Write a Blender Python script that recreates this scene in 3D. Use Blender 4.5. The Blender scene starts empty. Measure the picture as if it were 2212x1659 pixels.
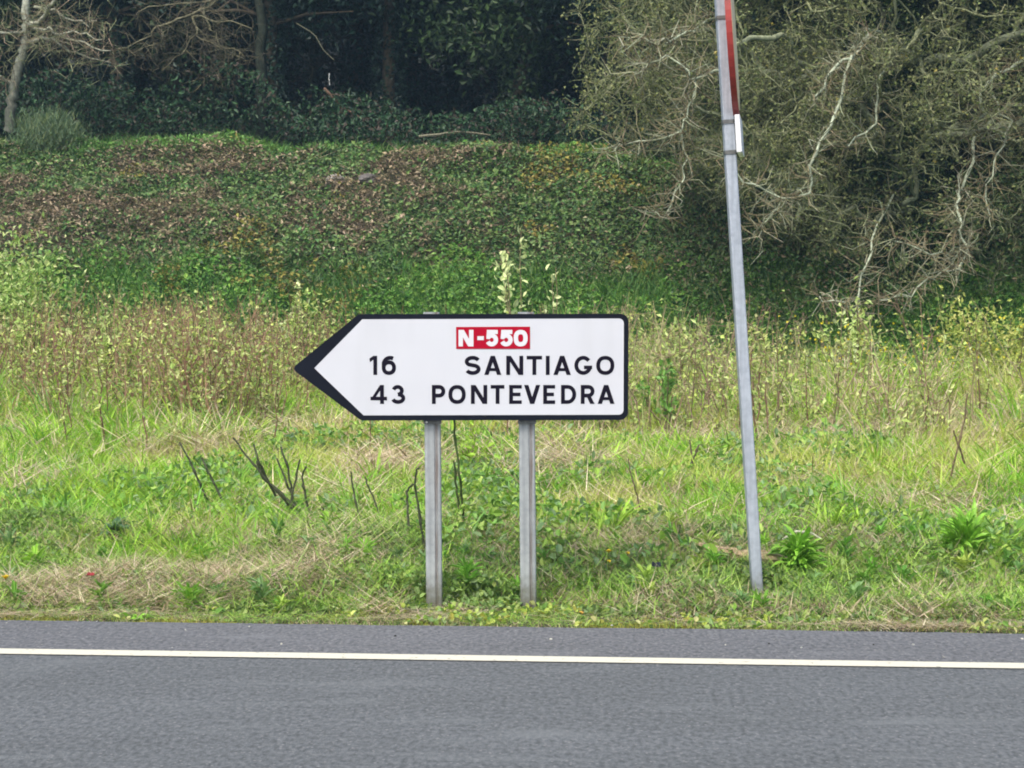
import bpy, math, random
import numpy as np
from mathutils import Vector, Matrix

random.seed(7)
rng = np.random.default_rng(7)
SC = bpy.context.scene
COL = SC.collection
R = math.radians

# ------------------------------------------------------------------ camera, sky, sun, exposure
CAM_Z, PITCH, FPX, CU, CV = 1.6, R(2.43), 2000.0, 512.0, 384.0
cam_d = bpy.data.cameras.new('camera')
cam = bpy.data.objects.new('camera', cam_d); COL.objects.link(cam)
cam.location = (0, 0, CAM_Z); cam.rotation_euler = (math.pi / 2 - PITCH, 0, 0)
cam_d.sensor_width = 36; cam_d.lens = 36 * FPX / 1024
cam_d.clip_start = 0.1; cam_d.clip_end = 2000
SC.camera = cam

W = bpy.data.worlds.new('World'); SC.world = W; W.use_nodes = True
wn = W.node_tree; bgn = wn.nodes['Background']
sky = wn.nodes.new('ShaderNodeTexSky'); sky.sky_type = 'NISHITA'; sky.sun_disc = False
SUN_EL, SUN_AZ = R(52), R(205)          # azimuth clockwise from +Y (north): behind the camera, a little left
sky.sun_elevation = SUN_EL; sky.sun_rotation = SUN_AZ
sky.dust_density = 4.0; sky.air_density = 1.0; sky.ozone_density = 0.6
wn.links.new(sky.outputs[0], bgn.inputs[0]); bgn.inputs[1].default_value = 0.13
sun_d = bpy.data.lights.new('sun', 'SUN'); sun_d.energy = 1.5; sun_d.angle = R(25); sun_d.color = (1, .965, .91)
sun = bpy.data.objects.new('sun', sun_d); COL.objects.link(sun)
sd = Vector((math.sin(SUN_AZ) * math.cos(SUN_EL), math.cos(SUN_AZ) * math.cos(SUN_EL), math.sin(SUN_EL)))
sun.rotation_euler = sd.to_track_quat('Z', 'Y').to_euler(); sun.location = (0, -5, 20)
SC.view_settings.view_transform = 'Standard'; SC.view_settings.look = 'None'
SC.view_settings.gamma = 1; SC.view_settings.use_curve_mapping = False
SC.view_settings.exposure = 0.95
SC.cycles.filter_width = 1.9

def at(u, v, Y):                          # photo pixel (2212 wide) at depth Y -> world point
    du = (u * 1024 / 2212 - CU) / FPX; dv = (CV - v * 1024 / 2212) / FPX
    c, s = math.cos(PITCH), math.sin(PITCH)
    fy, fz = c + dv * s, -s + dv * c
    k = Y / fy
    return Vector((du * k, Y, CAM_Z + fz * k))

# ------------------------------------------------------------------ noise + terrain
_T = np.random.default_rng(3).random((256, 256))
def vn(x, y, seed=0):
    x = np.asarray(x, float) + seed * 17.31; y = np.asarray(y, float) + seed * 9.77
    xi = np.floor(x).astype(int); yi = np.floor(y).astype(int)
    fx = x - xi; fy = y - yi
    fx = fx * fx * (3 - 2 * fx); fy = fy * fy * (3 - 2 * fy)
    g = lambda a, b: _T[a & 255, b & 255]
    return (g(xi, yi) * (1 - fx) + g(xi + 1, yi) * fx) * (1 - fy) + (g(xi, yi + 1) * (1 - fx) + g(xi + 1, yi + 1) * fx) * fy
def fbm(x, y, seed=0, o=3):
    a, t, f, w = 0, 0, 1, 1
    for k in range(o):
        a = a + w * vn(x * f, y * f, seed + k * 5); t += w; f *= 2.03; w *= .5
    return a / t
SK = 0.080
def S_of(x, y): return y + SK * x
_S = [-400, 9.60, 9.67, 10.3, 10.8, 11.3, 12, 16, 20, 28, 30, 33, 36.2, 37.5, 41, 60, 110, 220, 600]
_Z = [-.09, -.09, -.018, -.022, -.018, .03, .12, .22, .34, .46, .62, 2.4, 4.0, 4.2, 4.25, 5.9, 21, 43, 58]
def gz(x, y):
    x = np.asarray(x, float); y = np.asarray(y, float)
    s = S_of(x, y) + np.clip((S_of(x, y) - 27) / 4, 0, 1) * (fbm(x * .22, y * .1, 31) - .5) * 2.2
    z = np.interp(s, _S, _Z)
    k = np.clip((s - 30) / 6, 0, 1)
    z = z + k * (-0.045 * np.clip(x, -25, 25)) * .9
    amp = np.interp(s, [10.8, 12, 20, 30, 34, 60], [0, .12, .25, .25, .5, .5])
    z = z + amp * (fbm(x * .9, y * .9, 2) - .5)
    return z

# ------------------------------------------------------------------ materials
def new_mat(name):
    m = bpy.data.materials.new(name); m.use_nodes = True
    nt = m.node_tree; b = nt.nodes['Principled BSDF']
    return m, nt, b
def N(nt, t, **kw):
    n = nt.nodes.new(t)
    for k, v in kw.items(): setattr(n, k, v)
    return n
def noise_mix(nt, scale, c1, c2, lo=.35, hi=.65, detail=6, coord='Object', stretch=None, rough=.6):
    tc = N(nt, 'ShaderNodeTexCoord'); nz = N(nt, 'ShaderNodeTexNoise')
    nz.inputs['Scale'].default_value = scale; nz.inputs['Detail'].default_value = detail; nz.inputs['Roughness'].default_value = rough
    src = tc.outputs[coord]
    if stretch:
        mp = N(nt, 'ShaderNodeMapping'); mp.inputs['Scale'].default_value = stretch
        mp.inputs['Rotation'].default_value = (0, 0, math.atan(SK))
        nt.links.new(src, mp.inputs[0]); src = mp.outputs[0]
    nt.links.new(src, nz.inputs['Vector'])
    cr = N(nt, 'ShaderNodeValToRGB'); e = cr.color_ramp.elements
    e[0].position = lo; e[1].position = hi; e[0].color = (*c1, 1); e[1].color = (*c2, 1)
    nt.links.new(nz.outputs['Fac'], cr.inputs[0])
    return cr.outputs[0], nz.outputs['Fac']
def mixc(nt, a, b, fac, mode='MIX'):
    m = N(nt, 'ShaderNodeMix', data_type='RGBA', blend_type=mode)
    if isinstance(fac, (int, float)): m.inputs[0].default_value = fac
    else: nt.links.new(fac, m.inputs[0])
    for i, q in ((6, a), (7, b)):
        if isinstance(q, tuple): m.inputs[i].default_value = (*q, 1)
        else: nt.links.new(q, m.inputs[i])
    return m.outputs[2]
def bump(nt, b, h, strength, dist=.01):
    bp = N(nt, 'ShaderNodeBump'); bp.inputs['Strength'].default_value = strength; bp.inputs['Distance'].default_value = dist
    nt.links.new(h, bp.inputs['Height']); nt.links.new(bp.outputs[0], b.inputs['Normal'])

def foliage_mat(name, trans=.35, rough=.55, spec=.3):
    m, nt, b = new_mat(name)
    at_ = N(nt, 'ShaderNodeAttribute', attribute_name='Col')
    b.inputs['Roughness'].default_value = rough; b.inputs['Specular IOR Level'].default_value = spec
    nt.links.new(at_.outputs['Color'], b.inputs['Base Color'])
    tr = N(nt, 'ShaderNodeBsdfTranslucent')
    g = mixc(nt, at_.outputs['Color'], (1.0, 1.0, .45), 1.0, 'MULTIPLY'); nt.links.new(g, tr.inputs[0])
    ms = N(nt, 'ShaderNodeMixShader'); ms.inputs[0].default_value = trans
    nt.links.new(b.outputs[0], ms.inputs[1]); nt.links.new(tr.outputs[0], ms.inputs[2])
    nt.links.new(ms.outputs[0], nt.nodes['Material Output'].inputs[0])
    return m
M_grass = foliage_mat('grass_blade', .38, .5, .35)
M_leaf = foliage_mat('leaf', .3, .5, .35)
M_dark = foliage_mat('evergreen_leaf', .12, .5, .3)
M_dry = foliage_mat('dry_stalk', .1, .8, .15)
def attr_bark(name, rough=.85, sc=14):
    m, nt, b = new_mat(name)
    at_ = N(nt, 'ShaderNodeAttribute', attribute_name='Col')
    c, h = noise_mix(nt, sc, (.45, .45, .42), (1.25, 1.25, 1.2), .3, .7)
    nt.links.new(mixc(nt, at_.outputs['Color'], c, 1.0, 'MULTIPLY'), b.inputs['Base Color'])
    b.inputs['Roughness'].default_value = rough; b.inputs['Specular IOR Level'].default_value = .15
    bump(nt, b, h, .5, .02)
    return m
M_bark = attr_bark('bark'); M_wood = attr_bark('weathered_wood', .8, 40)

# asphalt
def asphalt(name, dark, light, tint):
    m, nt, b = new_mat(name)
    fine, hf = noise_mix(nt, 1.0, dark, light, .34, .66, 3, stretch=(44, 24, 40), rough=.65)
    big, _ = noise_mix(nt, 1.0, (.93,) * 3, (1.07, 1.07, 1.08), .35, .68, 5, stretch=(.5, 1.3, 1))
    c = mixc(nt, fine, big, 1.0, 'MULTIPLY')
    # sparse pale aggregate and dark specks
    tc = N(nt, 'ShaderNodeTexCoord'); vo = N(nt, 'ShaderNodeTexVoronoi'); vo.inputs['Scale'].default_value = 30
    nt.links.new(tc.outputs['Object'], vo.inputs['Vector'])
    cr = N(nt, 'ShaderNodeValToRGB'); e = cr.color_ramp.elements
    e[0].position = .10; e[0].color = (1, 1, 1, 1); e[1].position = .2; e[1].color = (0, 0, 0, 1)
    nt.links.new(vo.outputs['Distance'], cr.inputs[0])
    c = mixc(nt, c, tint, cr.outputs[0])
    pa, _ = noise_mix(nt, 2.2, (0, 0, 0), (.6, .6, .6), .56, .72, 7, stretch=(.55, 1.9, 1))
    c = mixc(nt, c, (light[0] * 1.12, light[1] * 1.13, light[2] * 1.12), pa)
    nt.links.new(c, b.inputs['Base Color']); b.inputs['Roughness'].default_value = .82
    b.inputs['Specular IOR Level'].default_value = .3
    bump(nt, b, hf, .6, .012)
    return m
M_road = asphalt('road_asphalt', (.072, .078, .079), (.155, .164, .165), (.23, .232, .228))
M_shoulder = asphalt('shoulder_asphalt', (.078, .081, .084), (.18, .184, .188), (.30, .295, .28))
m, nt, b = new_mat('line_paint'); M_line = m
c, h = noise_mix(nt, 30, (.16, .155, .13), (.68, .65, .51), .30, .40, 8)
nt.links.new(c, b.inputs['Base Color']); b.inputs['Roughness'].default_value = .6; bump(nt, b, h, .3, .005)
# soil
m, nt, b = new_mat('soil'); M_soil = m
c, h = noise_mix(nt, 9, (.028, .022, .013), (.10, .082, .045), .3, .7, 8)
g, _ = noise_mix(nt, .8, (.03, .045, .014), (.075, .075, .032), .4, .6, 5)
c2 = mixc(nt, c, g, .6)
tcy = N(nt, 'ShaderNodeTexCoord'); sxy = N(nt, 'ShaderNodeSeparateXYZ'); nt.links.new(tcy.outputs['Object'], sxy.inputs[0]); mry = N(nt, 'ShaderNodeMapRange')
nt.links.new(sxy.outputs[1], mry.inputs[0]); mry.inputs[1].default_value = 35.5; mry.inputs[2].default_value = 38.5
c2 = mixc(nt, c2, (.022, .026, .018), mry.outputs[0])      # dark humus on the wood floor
nt.links.new(c2, b.inputs['Base Color']); b.inputs['Roughness'].default_value = .95; bump(nt, b, h, .8, .05)

def galv(name, base, dark, rust=None, rx=0.0):
    m, nt, b = new_mat(name)
    c, h = noise_mix(nt, 26, dark, base, .3, .62, 5)
    tc = N(nt, 'ShaderNodeTexCoord'); mp = N(nt, 'ShaderNodeMapping'); mp.inputs['Scale'].default_value = (60, 60, 2.2)
    nt.links.new(tc.outputs['Object'], mp.inputs[0])
    nz = N(nt, 'ShaderNodeTexNoise'); nz.inputs['Scale'].default_value = 1.0; nz.inputs['Detail'].default_value = 5
    nt.links.new(mp.outputs[0], nz.inputs['Vector'])
    cr = N(nt, 'ShaderNodeValToRGB'); cr.color_ramp.elements[0].position = .42; cr.color_ramp.elements[1].position = .72
    nt.links.new(nz.outputs['Fac'], cr.inputs[0])
    c = mixc(nt, c, tuple(v * .62 for v in dark), mixf(nt, cr.outputs[0], .55))
    if rust:
        # run of rust down one line of the face (world-fixed stain with its own shape)
        sx = N(nt, 'ShaderNodeSeparateXYZ'); nt.links.new(tc.outputs['Object'], sx.inputs[0])
        a = N(nt, 'ShaderNodeMath', operation='SUBTRACT'); nt.links.new(sx.outputs[0], a.inputs[0]); a.inputs[1].default_value = rx
        w = N(nt, 'ShaderNodeMath', operation='MULTIPLY_ADD'); nt.links.new(nz.outputs['Fac'], w.inputs[0]); w.inputs[1].default_value = .012; w.inputs[2].default_value = -.006
        a2 = N(nt, 'ShaderNodeMath', operation='ADD'); nt.links.new(a.outputs[0], a2.inputs[0]); nt.links.new(w.outputs[0], a2.inputs[1])
        ab = N(nt, 'ShaderNodeMath', operation='ABSOLUTE'); nt.links.new(a2.outputs[0], ab.inputs[0])
        mr = N(nt, 'ShaderNodeMapRange'); nt.links.new(ab.outputs[0], mr.inputs[0])
        mr.inputs[1].default_value = .012; mr.inputs[2].default_value = .003; mr.inputs[3].default_value = 0; mr.inputs[4].default_value = .8
        n2 = N(nt, 'ShaderNodeTexNoise'); n2.inputs['Scale'].default_value = 3.2; nt.links.new(tc.outputs['Object'], n2.inputs['Vector'])
        mu = N(nt, 'ShaderNodeMath', operation='MULTIPLY'); nt.links.new(mr.outputs[0], mu.inputs[0])
        m3 = N(nt, 'ShaderNodeMapRange'); nt.links.new(n2.outputs['Fac'], m3.inputs[0]); m3.inputs[1].default_value = .35; m3.inputs[2].default_value = .6; m3.inputs[3].default_value = .3
        nt.links.new(m3.outputs[0], mu.inputs[1])
        c = mixc(nt, c, rust, mu.outputs[0])
    sz_n = N(nt, 'ShaderNodeSeparateXYZ'); nt.links.new(tc.outputs['Object'], sz_n.inputs[0])
    nd = N(nt, 'ShaderNodeTexNoise'); nd.inputs['Scale'].default_value = 22; nd.inputs['Detail'].default_value = 6; nt.links.new(tc.outputs['Object'], nd.inputs['Vector'])
    ma = N(nt, 'ShaderNodeMath', operation='MULTIPLY_ADD'); nt.links.new(nd.outputs['Fac'], ma.inputs[0]); ma.inputs[1].default_value = -.22; nt.links.new(sz_n.outputs[2], ma.inputs[2])
    md = N(nt, 'ShaderNodeMapRange'); nt.links.new(ma.outputs[0], md.inputs[0]); md.inputs[1].default_value = .06; md.inputs[2].default_value = -.06; md.inputs[3].default_value = 0; md.inputs[4].default_value = .75
    c = mixc(nt, c, (.10, .095, .055), md.outputs[0])
    nt.links.new(c, b.inputs['Base Color']); b.inputs['Metallic'].default_value = .25; b.inputs['Roughness'].default_value = .55
    bump(nt, b, h, .15, .003)
    return m
def mixf(nt, s, k):
    q = N(nt, 'ShaderNodeMath', operation='MULTIPLY'); nt.links.new(s, q.inputs[0]); q.inputs[1].default_value = k
    return q.outputs[0]
M_post = galv('galvanised_post', (.40, .425, .43), (.30, .325, .335), (.13, .085, .065), .012)
M_pole = galv('galvanised_pole', (.44, .485, .54), (.33, .37, .42))
def paint(name, c, rough=.4, var=.06, sc=3, metallic=0, spec=.4):
    m, nt, b = new_mat(name)
    q, h = noise_mix(nt, sc, tuple(v * (1 - var) for v in c), tuple(min(1, v * (1 + var)) for v in c), .3, .7, 6)
    nt.links.new(q, b.inputs['Base Color']); b.inputs['Roughness'].default_value = rough; b.inputs['Specular IOR Level'].default_value = spec
    b.inputs['Metallic'].default_value = metallic
    return m
M_white = paint('sign_white', (.565, .58, .615), .45, .03, 2.5, 0, .25)
_nt = M_white.node_tree; _b = _nt.nodes['Principled BSDF']; _src = _b.inputs['Base Color'].links[0].from_socket
_g, _ = noise_mix(_nt, 1.0, (.965, .965, .96), (1, 1, 1), .30, .52, 6, stretch=(9, 1, .9))
_nt.links.new(mixc(_nt, _src, _g, 1.0, 'MULTIPLY'), _b.inputs['Base Color'])
M_black = paint('sign_black', (.006, .008, .015), .6, .25, 4, 0, .12)
M_ink = paint('letter_black', (.008, .006, .014), .7, .1, 10, 0, .08)
M_red = paint('sign_red', (.37, .002, .02), .6, .08, 8, 0, .1)
M_letter_white = paint('letter_white', (.64, .64, .66), .4, .02, 5)
M_rim = paint('faded_red_rim', (.30, .036, .03), .5, .35, 9)
M_cream = paint('aged_cream_face', (.85, .70, .45), .45, .1, 9)
M_plate = paint('plate_white', (.80, .80, .80), .4, .03, 9)
M_steel = paint('clamp_steel', (.17, .175, .17), .5, .3, 40, .6)
M_stone = attr_bark('stone', .9, 6)
M_rubber = paint('black_plastic', (.012, .012, .014), .35, .2, 20)

# ------------------------------------------------------------------ mesh accumulation
class Acc:
    def __init__(s): s.v = []; s.q = []; s.t = []; s.c = []; s.n = 0
    def add(s, V, F, C):
        V = np.asarray(V, np.float32).reshape(-1, 3); F = np.asarray(F, np.int32)
        C = np.asarray(C, np.float32)
        if C.ndim == 1: C = np.tile(C, (len(V), 1))
        (s.q if F.shape[1] == 4 else s.t).append(F + s.n)
        s.v.append(V); s.c.append(C[:, :3]); s.n += len(V)
    def face_only(s, F, off):
        F = np.asarray(F, np.int32); (s.q if F.shape[1] == 4 else s.t).append(F + off)
    def build(s, name, mat, parent=None, smooth=False, kind=None, origin=None):
        me = bpy.data.meshes.new(name)
        V = np.concatenate(s.v); C = np.concatenate(s.c)
        if origin is not None: V = V - np.asarray(origin, np.float32)
        Q = np.concatenate(s.q) if s.q else np.zeros((0, 4), np.int32)
        T = np.concatenate(s.t) if s.t else np.zeros((0, 3), np.int32)
        me.vertices.add(len(V)); me.vertices.foreach_set('co', V.astype(np.float32).ravel())
        L = np.concatenate([Q.ravel(), T.ravel()]).astype(np.int32)
        me.loops.add(len(L)); me.loops.foreach_set('vertex_index', L)
        st = np.concatenate([np.arange(len(Q)) * 4, len(Q) * 4 + np.arange(len(T)) * 3]).astype(np.int32)
        me.polygons.add(len(st)); me.polygons.foreach_set('loop_start', st)
        me.polygons.foreach_set('use_smooth', np.full(len(st), smooth))
        me.update(calc_edges=True)
        ca = me.color_attributes.new('Col', 'FLOAT_COLOR', 'POINT')
        ca.data.foreach_set('color', np.concatenate([np.clip(C, 0, 1), np.ones((len(C), 1), np.float32)], 1).astype(np.float32).ravel())
        me.materials.append(mat)
        o = bpy.data.objects.new(name, me); COL.objects.link(o)
        if origin is not None: o.location = origin
        if parent is not None: o.parent = parent
        if kind: o['kind'] = kind
        return o
def nrm(a): return a / (np.linalg.norm(a, axis=-1, keepdims=True) + 1e-9)
def rdir(n, up=0.0):
    d = rng.normal(size=(n, 3)); d[:, 2] += up; return nrm(d)
def leaves(acc, P, D, Nn, L, Wd, C, fold=.25, round_=False):
    n = len(P); L = np.broadcast_to(L, (n,))[:, None]; Wd = np.broadcast_to(Wd, (n,))[:, None]
    Sd = nrm(np.cross(D, Nn)); Nn = nrm(np.cross(Sd, D))
    if round_:
        a = P + D * L * .28 + Sd * Wd * .45 + Nn * Wd * fold; b_ = P + D * L * .72 + Sd * Wd * .42 + Nn * Wd * fold * .9
        c = P + D * L - Nn * L * .1; d = P + D * L * .72 - Sd * Wd * .42 + Nn * Wd * fold * .9; e = P + D * L * .28 - Sd * Wd * .45 + Nn * Wd * fold
        V = np.stack([P, a, b_, c, d, e], 1).reshape(-1, 3); i = np.arange(n)[:, None] * 6
        F = np.concatenate([i + np.array([[0, 1, 2, 3]]), i + np.array([[0, 3, 4, 5]])])
        acc.add(V, F, np.repeat(C, 6, 0))
    else:
        a = P + D * L * .45 + Sd * Wd * .5 + Nn * Wd * fold; c = P + D * L - Nn * L * .12
        d = P + D * L * .45 - Sd * Wd * .5 + Nn * Wd * fold
        V = np.stack([P, a, c, d], 1).reshape(-1, 3); i = np.arange(n)[:, None] * 4
        F = np.concatenate([i + np.array([[0, 1, 2]]), i + np.array([[0, 2, 3]])])
        acc.add(V, F, np.repeat(C, 4, 0))
def blades(acc, P, H, Wd, lean, bend, C, segs=2, az=None):
    n = len(P); az = rng.random(n) * 2 * np.pi if az is None else az
    out = np.stack([np.cos(az), np.sin(az), np.zeros(n)], 1)
    fa = rng.random(n) * np.pi; side = np.stack([np.cos(fa), np.sin(fa) * .6, np.zeros(n)], 1)
    H = np.broadcast_to(H, (n,)); Wd = np.broadcast_to(Wd, (n,)); lean = np.broadcast_to(lean, (n,)); bend = np.broadcast_to(bend, (n,))
    ts = np.linspace(0, 1, segs + 1); rows = []
    for t in ts:
        ang = lean + bend * t
        # integrate roughly
        x = H * t * np.sin(lean + bend * t * .5); z = H * t * np.cos(lean + bend * t * .5)
        p = P + out * x[:, None]; p = p + np.stack([0 * z, 0 * z, np.maximum(z, .004 * np.ones(n) * (t > 0)) ], 1)
        w = (Wd * (1 - t ** 1.6) * .5)[:, None]
        if t < 1: rows += [p - side * w, p + side * w]
        else: rows += [p]
    V = np.stack(rows, 1).reshape(-1, 3); k = 2 * segs + 1; i = np.arange(n)[:, None] * k
    cc = np.repeat(C[:, None, :], k, 1).reshape(-1, 3)
    off = acc.n
    tip = i + np.array([[2 * segs - 2, 2 * segs - 1, 2 * segs]])
    acc.add(V, tip, cc)
    for s_ in range(segs - 1):
        acc.face_only(i + np.array([[2 * s_, 2 * s_ + 1, 2 * s_ + 3, 2 * s_ + 2]]), off)
def sticks(acc, A, B, ra, rb, C, sides=3):
    n = len(A); D = nrm(B - A); ref = np.where(np.abs(D[:, 2:3]) > .9, np.array([[1., 0, 0]]), np.array([[0, 0, 1.]]))
    U = nrm(np.cross(D, ref)); Vv = np.cross(D, U); ra = np.broadcast_to(ra, (n,))[:, None]; rb = np.broadcast_to(rb, (n,))[:, None]
    ring = []
    for k in range(sides):
        a = 2 * np.pi * k / sides; e = U * math.cos(a) + Vv * math.sin(a); ring.append(A + e * ra)
    for k in range(sides):
        a = 2 * np.pi * k / sides; e = U * math.cos(a) + Vv * math.sin(a); ring.append(B + e * rb)
    V = np.stack(ring, 1).reshape(-1, 3); i = np.arange(n)[:, None] * 2 * sides
    F = np.concatenate([i + np.array([[k, (k + 1) % sides, sides + (k + 1) % sides, sides + k]]) for k in range(sides)])
    acc.add(V, F, np.repeat(C, 2 * sides, 0))
def tube(acc, pts, rad, C, sides=6, cap=True):
    pts = np.asarray(pts, float); n = len(pts); d = np.gradient(pts, axis=0); d = nrm(d)
    ref = np.array([1., 0, 0]) if abs(d[0, 2]) > .8 else np.array([0, 0, 1.])
    U = np.zeros_like(d)
    u = nrm(np.cross(d[0], ref))
    for i in range(n):
        u = u - d[i] * np.dot(u, d[i]); u = u / (np.linalg.norm(u) + 1e-9); U[i] = u
    Vv = np.cross(d, U); rad = np.broadcast_to(rad, (n,))
    a = np.arange(sides) * 2 * np.pi / sides
    ring = pts[:, None] + (U[:, None] * np.cos(a)[None, :, None] + Vv[:, None] * np.sin(a)[None, :, None]) * np.asarray(rad)[:, None, None]
    i, k = np.meshgrid(np.arange(n - 1), np.arange(sides), indexing='ij'); k2 = (k + 1) % sides
    F = np.stack([i * sides + k, i * sides + k2, (i + 1) * sides + k2, (i + 1) * sides + k], -1).reshape(-1, 4)
    off = acc.n; C = np.asarray(C, float)
    cc = np.repeat(C, sides, 0) if C.ndim == 2 else C
    acc.add(ring.reshape(-1, 3), F, cc)
    if cap and sides >= 4:
        for base in (0, (n - 1) * sides):
            f = np.array([[base + 0, base + j, base + j + 1] for j in range(1, sides - 1)]); acc.face_only(f, off)
def box(acc, x0, x1, y0, y1, z0, z1, C=(1, 1, 1)):
    V = [(x, y, z) for x in (x0, x1) for y in (y0, y1) for z in (z0, z1)]
    F = [(0, 1, 3, 2), (4, 6, 7, 5), (0, 4, 5, 1), (2, 3, 7, 6), (0, 2, 6, 4), (1, 5, 7, 3)]
    acc.add(V, F, np.array(C, float))
def prism(acc, poly, y0, y1, C=(1, 1, 1)):          # polygon in x,z extruded from y0 (front) to y1
    n = len(poly); off = acc.n
    V = [(x, y0, z) for x, z in poly] + [(x, y1, z) for x, z in poly]
    acc.add(V, [(i, (i + 1) % n, n + (i + 1) % n, n + i) for i in range(n)], np.array(C, float))
    cx = sum(p[0] for p in poly) / n; cz = sum(p[1] for p in poly) / n
    for y in (y0, y1):
        V = [(x, y, z) for x, z in poly] + [(cx, y, cz)]
        acc.add(V, [(i, (i + 1) % n, n) for i in range(n)], np.array(C, float))
def thing(name, label, cat, loc=(0, 0, 0), group=None):
    o = bpy.data.objects.new(name, None); COL.objects.link(o); o.location = loc; o.empty_display_size = .2
    o['label'] = label; o['category'] = cat
    if group: o['group'] = group
    return o
def tag(o, label=None, cat=None, group=None, kind=None):
    for k, v in (('label', label), ('category', cat), ('group', group), ('kind', kind)):
        if v: o[k] = v
    return o
def dup(root, loc, rotz=0, sc=1, label=None, group=None):
    r = root.copy(); COL.objects.link(r); r.location = loc; r.rotation_euler = (0, 0, rotz); r.scale = (sc,) * 3
    if label: r['label'] = label
    if group: r['group'] = group
    for ch in list(root.children):
        c = ch.copy(); COL.objects.link(c); c.parent = r
        for g in list(ch.children):
            d = g.copy(); COL.objects.link(d); d.parent = c
    return r
def pal(cols, n, jit=.16, w=None):
    cols = np.array(cols, float); i = rng.choice(len(cols), n, p=w); c = cols[i]
    return c * (1 + (rng.random((n, 1)) - .5) * 2 * jit) * (1 + (rng.random((n, 3)) - .5) * jit * .5)

# ------------------------------------------------------------------ setting: ground, road, shoulder, line
def grid_mesh(name, xs, ys, zf, mat, kind='structure'):
    X, Y = np.meshgrid(xs, ys, indexing='ij'); Z = zf(X, Y)
    V = np.stack([X, Y, Z], -1).reshape(-1, 3); ny = len(ys)
    i, j = np.meshgrid(np.arange(len(xs) - 1), np.arange(ny - 1), indexing='ij')
    F = np.stack([i * ny + j, (i + 1) * ny + j, (i + 1) * ny + j + 1, i * ny + j + 1], -1).reshape(-1, 4)
    a = Acc(); a.add(V, F, np.ones(3)); return a.build(name, mat, smooth=True, kind=kind)
xs = np.concatenate([[-700, -300, -120, -60, -40], np.arange(-28, 28.01, .4), [40, 60, 120, 300, 700]])
sv = np.concatenate([[-400, -100, -20, 0, 5, 9.5, 9.60, 9.64, 9.68, 9.8], np.arange(10.1, 14, .2), np.arange(14, 46, .4), np.arange(46, 70, 1.5), [75, 85, 95, 110, 140, 180, 220, 320, 600]])
def ground_build():
    X, Sg = np.meshgrid(xs, sv, indexing='ij'); Y = Sg - SK * np.clip(X, -60, 60)
    Z = gz(X, Y); V = np.stack([X, Y, Z], -1).reshape(-1, 3); ny = len(sv)
    i, j = np.meshgrid(np.arange(len(xs) - 1), np.arange(ny - 1), indexing='ij')
    F = np.stack([i * ny + j, (i + 1) * ny + j, (i + 1) * ny + j + 1, i * ny + j + 1], -1).reshape(-1, 4)
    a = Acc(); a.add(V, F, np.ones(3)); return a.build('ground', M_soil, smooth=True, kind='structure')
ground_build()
LINE_C = 8.83
def strip(name, s0, s1, z, mat, thick=.05, rag=0):
    xr = np.concatenate([[-300, -100, -40], np.arange(-9, 9.001, .06), [40, 100, 300]]) if rag else np.array([-300., -60, 60, 300])
    n = len(xr); a = Acc()
    e = np.zeros(n)
    if rag: e = (fbm(xr * 3.1, xr * 0, 5, 4) - .5) * rag + (vn(xr * 14, xr * 0, 8) - .5) * rag * .3
    yA = s0 - SK * xr; yB = s1 + e - SK * xr
    V = np.concatenate([np.stack([xr, yA, np.full(n, z)], 1), np.stack([xr, yB, np.full(n, z)], 1), np.stack([xr, yB, np.full(n, z - thick)], 1)])
    F = []
    for i in range(n - 1): F += [(i, i + 1, n + i + 1, n + i), (n + i, n + i + 1, 2 * n + i + 1, 2 * n + i)]
    a.add(V, F, np.ones(3)); return a.build(name, mat, kind='structure')
strip('road', -2.2, LINE_C, .0, M_road)
strip('shoulder', LINE_C, 9.72, .0, M_shoulder, rag=.05)
o = strip('edge_line', LINE_C - .066, LINE_C + .066, .005, M_line, .004)
# ------------------------------------------------------------------ direction sign
SIGN_Y = 10.30
K = 1.729 / 2073
_p = at(632, 793, SIGN_Y); SX0 = _p.x
SZ0 = at(1000, 678.5, SIGN_Y).z
def sx(cx): return SX0 + (cx - 82) * K
def sz(cy): return SZ0 - (cy - 92) * K
def rounded(points):                                   # (x, y, r) crop pixels -> polygon
    out = []; n = len(points)
    for i, (x, y, r) in enumerate(points):
        if r == 0: out.append((x, y)); continue
        p = Vector((x, y)); a = (Vector(points[i - 1][:2]) - p).normalized(); b_ = (Vector(points[(i + 1) % n][:2]) - p).normalized()
        ang = a.angle(b_); d = r / math.tan(ang / 2)
        A = p + a * d; B = p + b_ * d; c = p + (a + b_).normalized() * (r / math.sin(ang / 2))
        va, vb = A - c, B - c; t = va.angle(vb); sgn = 1 if va.cross(vb) > 0 else -1
        for k in range(9):
            q = va.copy(); q.rotate(Matrix.Rotation(sgn * t * k / 8, 2)); out.append((c + q).to_tuple())
    return out
sign = thing('direction_sign', 'white arrow-shaped road sign with black border reading SANTIAGO and PONTEVEDRA on two grey posts', 'road sign', (sx(1100), SIGN_Y, 0))
def child(acc, name, mat, parent=None, **k):
    o = acc.build(name, mat, origin=tuple(sign.location) , **k); o.location = (0, 0, 0); o.parent = parent or sign; return o
P2 = lambda pts: [(sx(x), sz(y)) for x, y in pts]
a = Acc(); prism(a, P2(rounded([(78, 428, 26), (492, 92, 40), (2157, 90, 52), (2155, 746, 52), (505, 749, 50)])), SIGN_Y - .012, SIGN_Y + .018)
panel = child(a, 'panel', M_black); panel.data.name = 'panel'
a = Acc(); prism(a, P2(rounded([(218, 425, 3), (515, 124, 4), (2127, 119, 30), (2126, 713, 30), (521, 717, 6)])), SIGN_Y - .0145, SIGN_Y - .0125)
face = child(a, 'face', M_white)
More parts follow.
